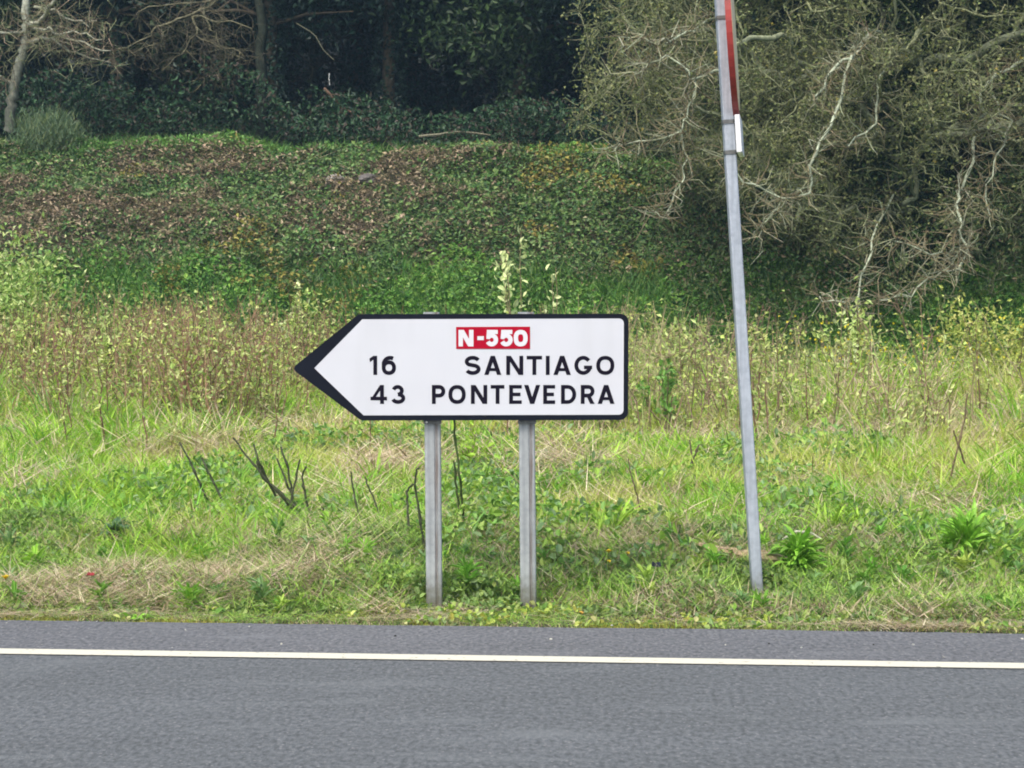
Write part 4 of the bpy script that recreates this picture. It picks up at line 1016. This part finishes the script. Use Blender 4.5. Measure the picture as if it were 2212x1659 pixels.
# ------------------------------------------------------------------ single plants
def leaf_mesh(L, Wd, arch, fold=.18, n=6):
    me = bpy.data.meshes.new('leaf'); V = []; F = []
    for i in range(n + 1):
        t = i / n; w = Wd * .5 * (math.sin(math.pi * min(1, t * .92 + .04)) ** .8); yv = L * t * math.cos(arch * t * .6); zv = L * arch * (.35 * t - .42 * t * t)
        V += [(-w, yv, zv + w * fold * 2), (0, yv, zv), (w, yv, zv + w * fold * 2)]
    for i in range(n):
        for k in (0, 1): a_ = i * 3 + k; F.append((a_, a_ + 1, a_ + 4, a_ + 3))
    me.from_pydata(V, [], F); return me
def leaf_paint(name, c, var=.2):
    m, nt, b = new_mat(name); q_, h = noise_mix(nt, 25, tuple(v * (1 - var) for v in c), tuple(v * (1 + var) for v in c))
    oi = N(nt, 'ShaderNodeObjectInfo'); hs = N(nt, 'ShaderNodeHueSaturation'); mr = N(nt, 'ShaderNodeMapRange')
    nt.links.new(oi.outputs['Random'], mr.inputs[0]); mr.inputs[3].default_value = .65; mr.inputs[4].default_value = 1.35
    nt.links.new(q_, hs.inputs['Color']); nt.links.new(mr.outputs[0], hs.inputs['Value'])
    nt.links.new(hs.outputs[0], b.inputs['Base Color']); b.inputs['Roughness'].default_value = .5
    tr = N(nt, 'ShaderNodeBsdfTranslucent'); nt.links.new(hs.outputs[0], tr.inputs[0]); ms = N(nt, 'ShaderNodeMixShader'); ms.inputs[0].default_value = .28
    nt.links.new(b.outputs[0], ms.inputs[1]); nt.links.new(tr.outputs[0], ms.inputs[2]); nt.links.new(ms.outputs[0], nt.nodes['Material Output'].inputs[0])
    return m
ML_green = leaf_paint('fresh_green_leaf', (.25, .50, .05)); ML_lime = leaf_paint('lime_leaf', (.34, .55, .05)); ML_blue = leaf_paint('grey_green_leaf', (.11, .22, .09))
ML_pale = leaf_paint('pale_leaf', (.66, .74, .34), .12); ML_clump = leaf_paint('mid_green_leaf', (.17, .36, .06))
def tuft(name, label, cat, u, v, Y, rad_, n, Wd, mat, up=.5, hgt=.0):
    p = at(u, v, Y); z = float(gz(p.x, Y)); r_ = thing(name, label, cat, (p.x, Y, z))
    mes = [leaf_mesh(rad_ * k, Wd * (.8 + .2 * k), .7 + .4 * k) for k in (.7, .85, 1.0, 1.15)]
    for m_ in mes: m_.materials.append(mat)
    for i in range(n):
        o_ = bpy.data.objects.new('leaf', random.choice(mes)); COL.objects.link(o_); o_.parent = r_
        an = random.random() * 2 * math.pi; el = up * (.1 + 1.7 * random.random())
        h = hgt * random.random(); o_.location = (random.gauss(0, .015), random.gauss(0, .015), .01 + h)
        o_.rotation_euler = (el, random.gauss(0, .3), an); s_ = .75 + .45 * random.random(); o_.scale = (s_,) * 3
    return r_
tuft('leafy_weed', 'bushy bright green leafy weed just right of the foot of the leaning pole', 'plant', 1722, 1265, 10.95, .20, 200, .026, ML_green, .8, .18)
tuft('leafy_weed', 'big dark-hearted green leafy tuft near the right edge of the verge', 'plant', 2085, 1225, 11.3, .27, 240, .024, ML_green, .85, .14)
tuft('small_weed', 'small lime-green rosette between the two big green tufts', 'plant', 1905, 1275, 11.0, .09, 34, .022, ML_lime, .5, .02)
tuft('grass_tuft', 'light green upright grass tuft left of the left sign post', 'plant', 815, 1235, 11.0, .22, 36, .014, ML_lime, .75)
tuft('dock_plant', 'grey-green broad-leaved plant in the grass at the left', 'plant', 250, 1130, 12.0, .14, 80, .026, ML_blue, .6, .10)
tuft('dock_plant', 'dark green drooping leaf clump in the grass at the far left', 'plant', 130, 1105, 12.6, .28, 90, .014, ML_clump, .7, .04)
tuft('grass_tuft', 'green grass tuft with long arching leaves between the sign posts', 'plant', 1010, 1130, 11.6, .34, 40, .014, ML_clump, .7)
tuft('grass_tuft', 'bright clump of long grass right of the right sign post', 'plant', 1315, 1160, 11.9, .32, 60, .013, ML_lime, .8)
tuft('grass_tuft', 'long-leaved bright grass clump right of the leaning pole', 'plant', 1790, 1150, 12.0, .30, 60, .013, ML_lime, .75)
tuft('small_weed', 'low lime weed at the asphalt edge left of the leaning pole', 'plant', 1555, 1345, 10.02, .07, 26, .018, ML_lime, .5)
tuft('small_weed', 'small green weed at the asphalt edge below the left straw heap', 'plant', 302, 1340, 10.0, .07, 12, .02, ML_green, .5)
tuft('small_weed', 'small upright green weed at the foot of the left sign post', 'plant', 972, 1325, 10.22, .07, 10, .02, ML_lime, .9)
tuft('small_weed', 'small leafy green weed in front of the straw at the left', 'plant', 425, 1295, 10.5, .09, 16, .025, ML_green, .5)

tuft('grass_tuft', 'fresh green clump of blades at the left edge of the dark grass patch', 'plant', 95, 1120, 12.4, .30, 60, .013, ML_clump, .8)
tuft('leafy_weed', 'leafy green weed clump left of the light grass tuft under the arrow', 'plant', 720, 1170, 11.6, .20, 90, .020, ML_clump, .7, .10)
tuft('leafy_weed', 'dark leafy clump low on the verge between the light tuft and the left post', 'plant', 865, 1225, 10.9, .12, 90, .022, ML_green, .6, .08)
tuft('leafy_weed', 'leafy green clump low on the verge midway between the two sign posts', 'plant', 1050, 1190, 11.2, .14, 110, .022, ML_clump, .6, .10)
tuft('grass_tuft', 'lime grass clump on the grass bank just right of the leafy weed by the pole', 'plant', 1850, 1160, 12.0, .30, 70, .013, ML_lime, .8)
# pale-leaved sapling behind the sign, shrubs
def sapling(label, u, v, Y, Ht, spread, nst, per, L, mat, name='sapling', stemc=(.24, .20, .12)):
    p = at(u, v, Y); z = float(gz(p.x, Y)); r_ = thing(name, label, 'shrub', (p.x, Y, z))
    mes = [leaf_mesh(L * k, L * .55 * k, .5, n=3) for k in (.8, 1, 1.25)]
    for m_ in mes: m_.materials.append(mat)
    for i in range(nst):
        an = random.random() * 6.28; sp = spread * math.sqrt(random.random()); H_ = Ht * (1 if i == 0 else .55 + .4 * random.random())
        if i == 0: sp *= .1
        pts = [np.array([0, 0, -.02]) + np.array([math.cos(an) * sp * t ** 1.3, math.sin(an) * sp * t ** 1.3, H_ * t]) + rng.normal(0, .012, 3) * (t > 0) for t in np.linspace(0, 1, 6)]
        a = Acc(); tube(a, pts, np.linspace(.011, .004, 6), np.array(stemc), 4, False); st = a.build('stem', M_bark, r_)
        for k in range(per):
            t = .35 + .65 * math.sqrt(random.random()); q_ = np.array([np.interp(t * 5, range(6), [pp[j] for pp in pts]) for j in range(3)])
            o_ = bpy.data.objects.new('leaf', random.choice(mes)); COL.objects.link(o_); o_.parent = r_
            o_.location = q_ + rng.normal(0, .035, 3); o_.rotation_euler = (random.gauss(.95, .55), random.gauss(0, .6), random.random() * 6.28)
    return r_
sapling('young sapling with pale cream-green leaves rising above the top edge of the sign', 1122, 680, 20.6, 2.08, .24, 4, 24, .080, ML_pale)
sapling('low pale-leaved sapling just right of the taller one behind the sign', 1205, 690, 21.4, 1.66, .36, 5, 11, .068, ML_pale)
def bush(label, u, v, Y, wd, ht_, n, cols, L):
    p = at(u, v, Y); z = float(gz(p.x, Y)); r_ = thing('bush', label, 'shrub', (p.x, Y, z))
    a = Acc(); m_ = 14; A0 = np.tile([p.x, Y, z - .05], (m_, 1)); T = A0 + np.stack([rng.normal(0, wd * .4, m_), rng.normal(0, wd * .3, m_), ht_ * (.6 + .4 * rng.random(m_))], 1); sticks(a, A0, T, .014, .004, np.tile((.22, .18, .1), (m_, 1)), 4); tchild(a, 'stem', M_bark, r_)
    i = rng.integers(0, m_, n); t = .25 + .75 * rng.random(n) ** .7; P = A0[i] + (T[i] - A0[i]) * t[:, None] + rng.normal(0, 1, (n, 3)) * np.array([wd * .16, wd * .16, ht_ * .09])
    a = Acc(); leaves(a, P, rdir(n, .2), nrm(rdir(n) + np.array([0, -.5, .5])), L * (.6 + .7 * rng.random(n)), L * .5, pal(cols, n, .25)); tchild(a, 'foliage', M_leaf, r_, 'stuff')
bush('leafy yellow-green bush at the left edge at the foot of the bank', 15, 640, 26.5, 1.0, 2.0, 3600, [(.34, .50, .14), (.46, .60, .20), (.24, .38, .10), (.58, .68, .30)], .085)
sapling('pale leafy shoot at the far edge of the thicket left of the sign tip', 640, 650, 25.0, 1.45, .3, 4, 14, .07, ML_pale)
sapling('bright green leafy bush in the field just right of the sign', 1440, 770, 18.5, .75, .28, 6, 26, .06, ML_clump, 'bush')
sapling('leafy green weed bush behind the gap between the sign posts', 1020, 960, 15.5, .42, .25, 6, 20, .05, ML_lime, 'bush')
bush('yellow-green leafy bush at the right edge below the oak', 2165, 700, 24.5, .9, 1.2, 1800, [(.44, .50, .12), (.56, .58, .18), (.34, .42, .10)], .07)
sapling('thin pale weed in the field right of the leaning pole', 1810, 700, 22.0, 1.0, .35, 4, 14, .06, ML_pale)
for lab, u, v, Y, wd, ht_, n_ in (('pale green leafy shrub standing out of the thicket at the far left', 62, 640, 22.5, .30, 1.25, 420), ('bright leafy shrub in the thicket at the left, above the dark grass patch', 245, 640, 21.5, .34, 1.2, 480),
    ('leafy shrub in the thicket between the left bright shrub and the sign tip', 430, 640, 22.5, .30, 1.3, 420), ('leafy shrub at the back of the thicket just left of the sign top', 660, 640, 24.0, .34, 1.35, 460),
    ('leafy shrub in the field between the sign and the leaning pole', 1465, 640, 22.0, .32, 1.2, 420), ('yellow-green shrub in the field right of the leaning pole', 1850, 640, 23.0, .4, 1.2, 480)):
    bush(lab, u, v, Y, wd, ht_, n_, [(.46, .58, .18), (.58, .68, .26), (.36, .48, .14)], .075)
# soft grey-green bush at the foot of the pale-barked tree
p = at(105, 300, 37.0); zb0 = float(gz(p.x, 37.0)); bu = thing('feathery_bush', 'feathery grey-green bush beside the foot of the pale-barked tree', 'shrub', (p.x, 37.0, zb0))
a = Acc(); n = 6000; c_ = rng.normal(0, 1, (n, 3)) * np.array([.26, .2, .17]) + np.array([p.x, 37, zb0 + .32])
blades(a, c_, .16, .014, .6 * rng.random(n), .6, pal([(.10, .17, .09), (.15, .23, .12), (.07, .13, .06), (.17, .22, .08)], n, .25), 1)
tchild(a, 'foliage', M_leaf, bu, 'stuff')
a = Acc(); A0 = np.tile([p.x, 37, zb0 - .05], (9, 1)); sticks(a, A0, A0 + rng.normal(0, .2, (9, 3)) * np.array([1, 1, .2]) + np.array([0, 0, .5]), .02, .006, np.tile((.12, .1, .07), (9, 1)), 4); tchild(a, 'stem', M_bark, bu)

# cut and broken dark stems on the verge
def stems(label, Y, lines, r0=.0085, name='cut_shrub', col=(.075, .085, .05)):
    p = at(lines[0][0][0], lines[0][0][1], Y); r_ = thing(name, label, 'dead stems', (p.x, Y, 0))
    for L in lines:
        a = Acc(); P = [np.array(at(u, v, Y + .05 * random.random())) for u, v in L]
        ex = P[0] - nrm(P[1] - P[0]) * .15; P = [ex] + P; t = np.linspace(0, len(P) - 1, len(P) * 3); P = np.array(P)
        Q = np.stack([np.interp(t, np.arange(len(P)), P[:, i]) for i in range(3)], 1); Q[2:-1] += rng.normal(0, .0025, Q[2:-1].shape)
        rr = np.linspace(r0, r0 * .75, len(Q)); k_ = rng.integers(2, len(Q) - 1); rr[k_] *= 1.45
        tube(a, Q, rr, np.array(col) * (1 + rng.normal(0, .15, (len(Q), 1))), 6)
        o_ = a.build('stem', M_wood, origin=tuple(r_.location)); o_.location = (0, 0, 0); o_.parent = r_
    return r_
stems('pair of dark cut stems leaning left in the grass left of the sign', 13.2, [[(437, 1055), (430, 1040), (420, 1015), (388, 955)], [(458, 1035), (446, 1010), (436, 988)]])
stems('clump of dark broken stems fanning up under the sign arrow', 12.6, [[(610, 1075), (570, 1030), (545, 1000), (520, 970), (503, 945)], [(600, 1060), (565, 1030), (555, 995)], [(632, 1075), (618, 1040), (598, 990)], [(632, 1070), (640, 1030), (648, 992)], [(658, 1060), (652, 1030), (662, 1008)], [(575, 1030), (560, 1000), (548, 960)], [(628, 1050), (622, 1010), (607, 965)]])
stems('two thin dark stems rising between the sign posts, close to the left post', 12.0, [[(997, 1075), (992, 1020), (985, 960), (980, 900)], [(992, 1095), (986, 1050), (980, 995)]], .009, col=(.06, .09, .03))
stems('bent dark stem beside the left edge of the left sign post', 11.4, [[(912, 1150), (902, 1090), (896, 1045), (899, 1015), (905, 1010)], [(880, 1080), (879, 1060), (893, 1045)]], .008)
stems('thin dark stalks in the tangle left of the sign post base', 12.4, [[(770, 1090), (762, 1050), (758, 1018)], [(800, 1060), (788, 1030)], [(700, 1120), (697, 1095)]], .007)
stems('thin bare brown stalk standing in the grass near the right edge', 14.0, [[(2058, 1010), (2070, 960), (2085, 900), (2090, 850)], [(2070, 960), (2060, 930)]], .008, 'dead_stalk', (.20, .15, .09))
stems('short dark stalk right of the right sign post', 13.0, [[(1370, 1050), (1362, 1020), (1358, 990)]], .006, 'dead_stalk', (.16, .13, .08))
stems('grey broken stalk standing in the grass left of the leaning pole', 15.0, [[(1498, 1030), (1496, 990), (1490, 950)], [(1498, 990), (1510, 960)]], .009, 'dead_stalk', (.18, .15, .10))

# tall weeds standing in front of the thicket
wp_ = []
for v_ in range(3):
    r_ = thing('tall_weed', 'thin brown-stemmed weed standing in the grass in front of the thicket', 'plant', (0, 0, 0), 'brown-stemmed weeds in front of the thicket')
    a = Acc(); H_ = .75 + .15 * v_; pts = [np.array([.05 * t * math.sin(v_ + 1), .04 * t, H_ * t]) + rng.normal(0, .012, 3) * (t > 0) for t in np.linspace(0, 1, 7)]
    tube(a, pts, np.linspace(.009, .003, 7), np.array((.20, .12, .08)), 4, False); a.build('stem', M_bark, r_)
    la = Acc(); n = 46; t = .25 + .75 * rng.random(n); P = np.stack([np.interp(t * 6, range(7), [q[j] for q in pts]) for j in range(3)], 1)
    leaves(la, P, rdir(n, .2), rdir(n, 1), .06, .022, pal(WL, n, .2)); la.build('foliage', M_leaf, r_, kind='stuff'); wp_.append(r_)
first = [True] * 3
for i in range(34):
    s_ = 16.8 + 3.0 * random.random(); x_ = (random.random() * 2 - 1) * (s_ * .27); y_ = s_ - SK * x_; k = i % 3
    loc = (x_, y_, float(gz(x_, y_)))
    if first[k]: wp_[k].location = loc; first[k] = False
    else: dup(wp_[k], loc, random.random() * 6.28, .75 + .45 * random.random())

# ------------------------------------------------------------------ stones, timber, litter, flowers, pebbles
def rock(name, label, cat, u, v, Y, sx_, sy_, sz_, col, group=None, mat=None, sink=.3, ground=True):
    bm_me = bpy.data.meshes.new(name); import bmesh
    bm = bmesh.new(); bmesh.ops.create_icosphere(bm, subdivisions=3 if sx_ > .05 else 1, radius=1)
    sd_ = random.random() * 50
    for v_ in bm.verts:
        c_ = v_.co; k = 1 + .35 * (float(vn(c_.x * 1.6 + sd_, c_.y * 1.6 + c_.z * 2.1)) - .5) + .12 * (float(vn(c_.x * 5 + sd_, c_.z * 5 + c_.y * 3)) - .5)
        v_.co = Vector((c_.x * sx_, c_.y * sy_, c_.z * sz_)) * k
    bm.to_mesh(bm_me); bm.free(); ca = bm_me.color_attributes.new('Col', 'FLOAT_COLOR', 'POINT')
    for d in ca.data: d.color = (*col, 1)
    bm_me.materials.append(mat or M_stone); o_ = bpy.data.objects.new(name, bm_me); COL.objects.link(o_)
    p = at(u, v, Y); z = float(gz(p.x, Y)) + sz_ * (1 - 2 * sink) * 1 if ground else p.z
    o_.location = (p.x, Y, z); o_.rotation_euler = (0, 0, random.random() * 3); return tag(o_, label, cat, group)
def on_bank(u, v):                                    # where the line of sight meets the ground
    for Y in np.arange(9.8, 60, .02):
        p = at(u, v, Y)
        if p.z <= float(gz(p.x, Y)): return Y
    return 40
rock('boulder', 'pale grey boulder half buried in the middle of the bank', 'rock', 725, 397, on_bank(728, 400), .20, .18, .17, (.27, .25, .23), sink=.45)
rock('boulder', 'smaller dull grey boulder just right of the pale one on the bank', 'rock', 795, 385, on_bank(795, 392), .24, .2, .12, (.17, .155, .15), sink=.45)
rock('stone', 'grey-green stone in the grass right behind the right sign post', 'rock', 1172, 975, 16.3, .11, .09, .10, (.30, .32, .22))
# split log behind the pole
yb = 11.12; a = Acc(); p0 = np.array(at(1500, 1176, yb + .02)); p1 = np.array(at(1590, 1200, yb - .08)); p2 = np.array(at(1690, 1210, yb - .13)); 
t = np.linspace(0, 1, 12)[:, None]; Q = (1 - t) ** 2 * p0 + 2 * t * (1 - t) * p1 + t * t * p2; Q[:, 2] += rng.normal(0, .004, 12)
tube(a, Q, np.concatenate([[.012], np.linspace(.02, .036, 10), [.03]]), np.array((.50, .38, .24)) * (1 + rng.normal(0, .1, (12, 1))), 7); tag(a.build('dead_branch', M_wood), 'pale tan weathered branch lying behind the foot of the leaning pole', 'branch')
a = Acc(); Q = np.array([at(1640, 1192, 11.2), at(1700, 1194, 11.18), at(1735, 1200, 11.15)]); Q = np.array([np.array(q) for q in Q]); tube(a, Q, [.012, .016, .008], np.array((.46, .32, .22)), 6); tag(a.build('dead_branch', M_wood), 'short pinkish stick lying just above the tan branch by the pole', 'branch')
a = Acc(); Q = np.array([np.array(at(u, v, 11.4)) for u, v in ((1690, 1165), (1720, 1148), (1750, 1150), (1775, 1165))]); tube(a, Q, [.006, .009, .009, .005], np.array((.60, .60, .45)), 6); tag(a.build('dead_stalk', M_wood), 'pale arched stalk above the leafy weed right of the pole', 'stalk')
for lab, Y, pts, r_, col in (('long thin stick slanting down in the dark wood left of the tall ivied trunk', 39.5, ((700, 190), (735, 225), (790, 262)), .03, (.20, .13, .09)),
                             ('white bare stick standing up in the dark wood', 39.8, ((711, 158), (711, 170), (712, 184)), .011, (.65, .68, .68)),
                             ('thin pale branch curving in the dark wood above the sign arrow', 40.2, ((640, 50), (680, 75), (700, 110), (722, 130)), .013, (.19, .19, .13)),
                             ('fallen grey branch lying at the top of the bank above the sign', 38.2, ((905, 295), (990, 285), (1060, 292)), .03, (.22, .21, .15))):
    a = Acc(); Q = np.array([np.array(at(u, v, Y)) for u, v in pts]); t = np.linspace(0, len(Q) - 1, 9); Q = np.stack([np.interp(t, np.arange(len(Q)), Q[:, i]) for i in range(3)], 1); Q[1:-1] += rng.normal(0, min(.015, r_ * .3), (7, 3))
    tube(a, Q, np.linspace(r_, r_ * .6, 9), np.array(col), 6); tag(a.build('dead_branch', M_wood), lab, 'branch')
# dark hollow object / plastic scrap
def scrap(name, label, cat, u, v, Y, w, h, mat, curl=.5):
    p = at(u, v, Y); a = Acc(); n_ = 6; V = []
    for i in range(n_ + 1):
        t = i / n_ - .5; zz = abs(t) ** 2 * h * 2 * curl
        V += [(p.x + w * t, Y + .01 * math.sin(i), p.z + zz), (p.x + w * t * .9, Y + .03, p.z + h + zz + .004 * math.sin(i * 2.1)), (p.x + w * t * .9, Y + .033, p.z + h + zz - .002), (p.x + w * t, Y + .004 + .01 * math.sin(i), p.z + zz - .002)]
    F = []
    for i in range(n_):
        for k in range(4): F.append((i * 4 + k, i * 4 + (k + 1) % 4, i * 4 + 4 + (k + 1) % 4, i * 4 + 4 + k))
    a.add(V, F, np.ones(3)); return tag(a.build(name, mat), label, cat)
scrap('plastic_scrap', 'small black curled plastic scrap in the ground cover left of the pole', 'litter', 1418, 1224, 10.55, .05, .018, M_rubber)
scrap('plastic_scrap', 'black scrap lying at the asphalt edge right of the sign posts', 'litter', 1377, 1347, 9.95, .035, .02, M_rubber)
M_litter = paint('red_litter', (.33, .03, .03), .4, .3, 60); scrap('torn_wrapper', 'torn red wrapper caught in the straw at the left', 'litter', 195, 1243, 10.55, .04, .010, M_litter)
M_yel = leaf_paint('yellow_petal', (.80, .58, .02), .1); M_or = leaf_paint('orange_leaf', (.62, .36, .06), .2)
def flower(label, u, v, Y, r_, mat, stem=True, name='yellow_flower', cat='flower'):
    p = at(u, v, Y); zg = float(gz(p.x, Y)); rt = thing(name, label, cat, (p.x, Y, min(zg, p.z)))
    me = leaf_mesh(r_, r_ * .8, .3, n=3); me.materials.append(mat)
    for i in range(7 if stem else 3):
        o_ = bpy.data.objects.new('petal' if stem else 'leaf', me); COL.objects.link(o_); o_.parent = rt
        o_.location = (0, 0, p.z - rt.location.z); o_.rotation_euler = (.5 + .3 * random.random(), 0, i * 6.28 / 7 + random.random() * .4)
    if stem and p.z > zg + .03:
        a = Acc(); sticks(a, np.array([[0, 0, -.01]]), np.array([[0, 0, p.z - zg]]), .003, .002, np.array([[.12, .2, .04]]), 4); a.build('stem', M_leaf, rt)
flower('single yellow flower standing in the grass under the sign arrow', 520, 987, 13.0, .022, M_yel)
flower('yellow flower at the left edge of the verge near the asphalt', 12, 1251, 10.5, .03, M_yel)
flower('yellow-orange flower in the ground cover right of the sign posts', 1315, 1194, 11.0, .026, M_yel)
flower('small yellow leaf below the yellow flower right of the sign posts', 1317, 1215, 10.7, .022, M_yel, False, 'fallen_leaf', 'leaf')
flower('small orange leaf by the asphalt edge right of the sign posts', 1258, 1327, 10.08, .025, M_or, False, 'fallen_leaf', 'leaf')
flower('small pale yellow leaf in the ground cover left of the leaning pole', 1358, 1197, 10.9, .022, M_yel, False, 'fallen_leaf', 'leaf')
flower('small pale yellow leaf low on the verge below the straw at the left', 470, 1340, 10.1, .022, M_or, False, 'fallen_leaf', 'leaf')
flower('small pink-orange leaf in the straw right of the leafy weed', 1800, 1222, 11.1, .02, M_or, False, 'fallen_leaf', 'leaf')
# pebbles on the shoulder
for i in range(22):
    s_ = 8.95 + .85 * random.random(); x_ = (random.random() * 2 - 1) * 2.5; y_ = s_ - SK * x_; r_ = .004 + .005 * random.random()
    c_ = random.choice([(.5, .5, .48), (.6, .58, .52), (.05, .05, .05), (.35, .35, .34)])
    o_ = rock('pebble', 'tiny loose chipping lying on the grey shoulder', 'pebble', 1106, 1400, 9.4, r_, r_ * .8, r_ * .6, c_, 'loose chippings on the shoulder')
    o_.location = (x_, y_, r_ * .4)

# ------------------------------------------------------------------ added to lift the wood's dark tones: thin bluish haze
a = Acc(); box(a, -900, 900, -420, 720, -3, 75); hz = a.build('veil', M_soil, kind='stuff'); hz['label'] = 'thin bluish haze added to lift the dark wood'
hm = bpy.data.materials.new('bluish_lift'); hm.use_nodes = True; nt = hm.node_tree
nt.nodes.remove(nt.nodes['Principled BSDF']); pv = nt.nodes.new('ShaderNodeVolumePrincipled')
pv.inputs['Color'].default_value = (.50, .78, 1, 1); pv.inputs['Density'].default_value = .0010; pv.inputs['Anisotropy'].default_value = .2
nt.links.new(pv.outputs[0], nt.nodes['Material Output'].inputs['Volume']); hz.data.materials.clear(); hz.data.materials.append(hm)
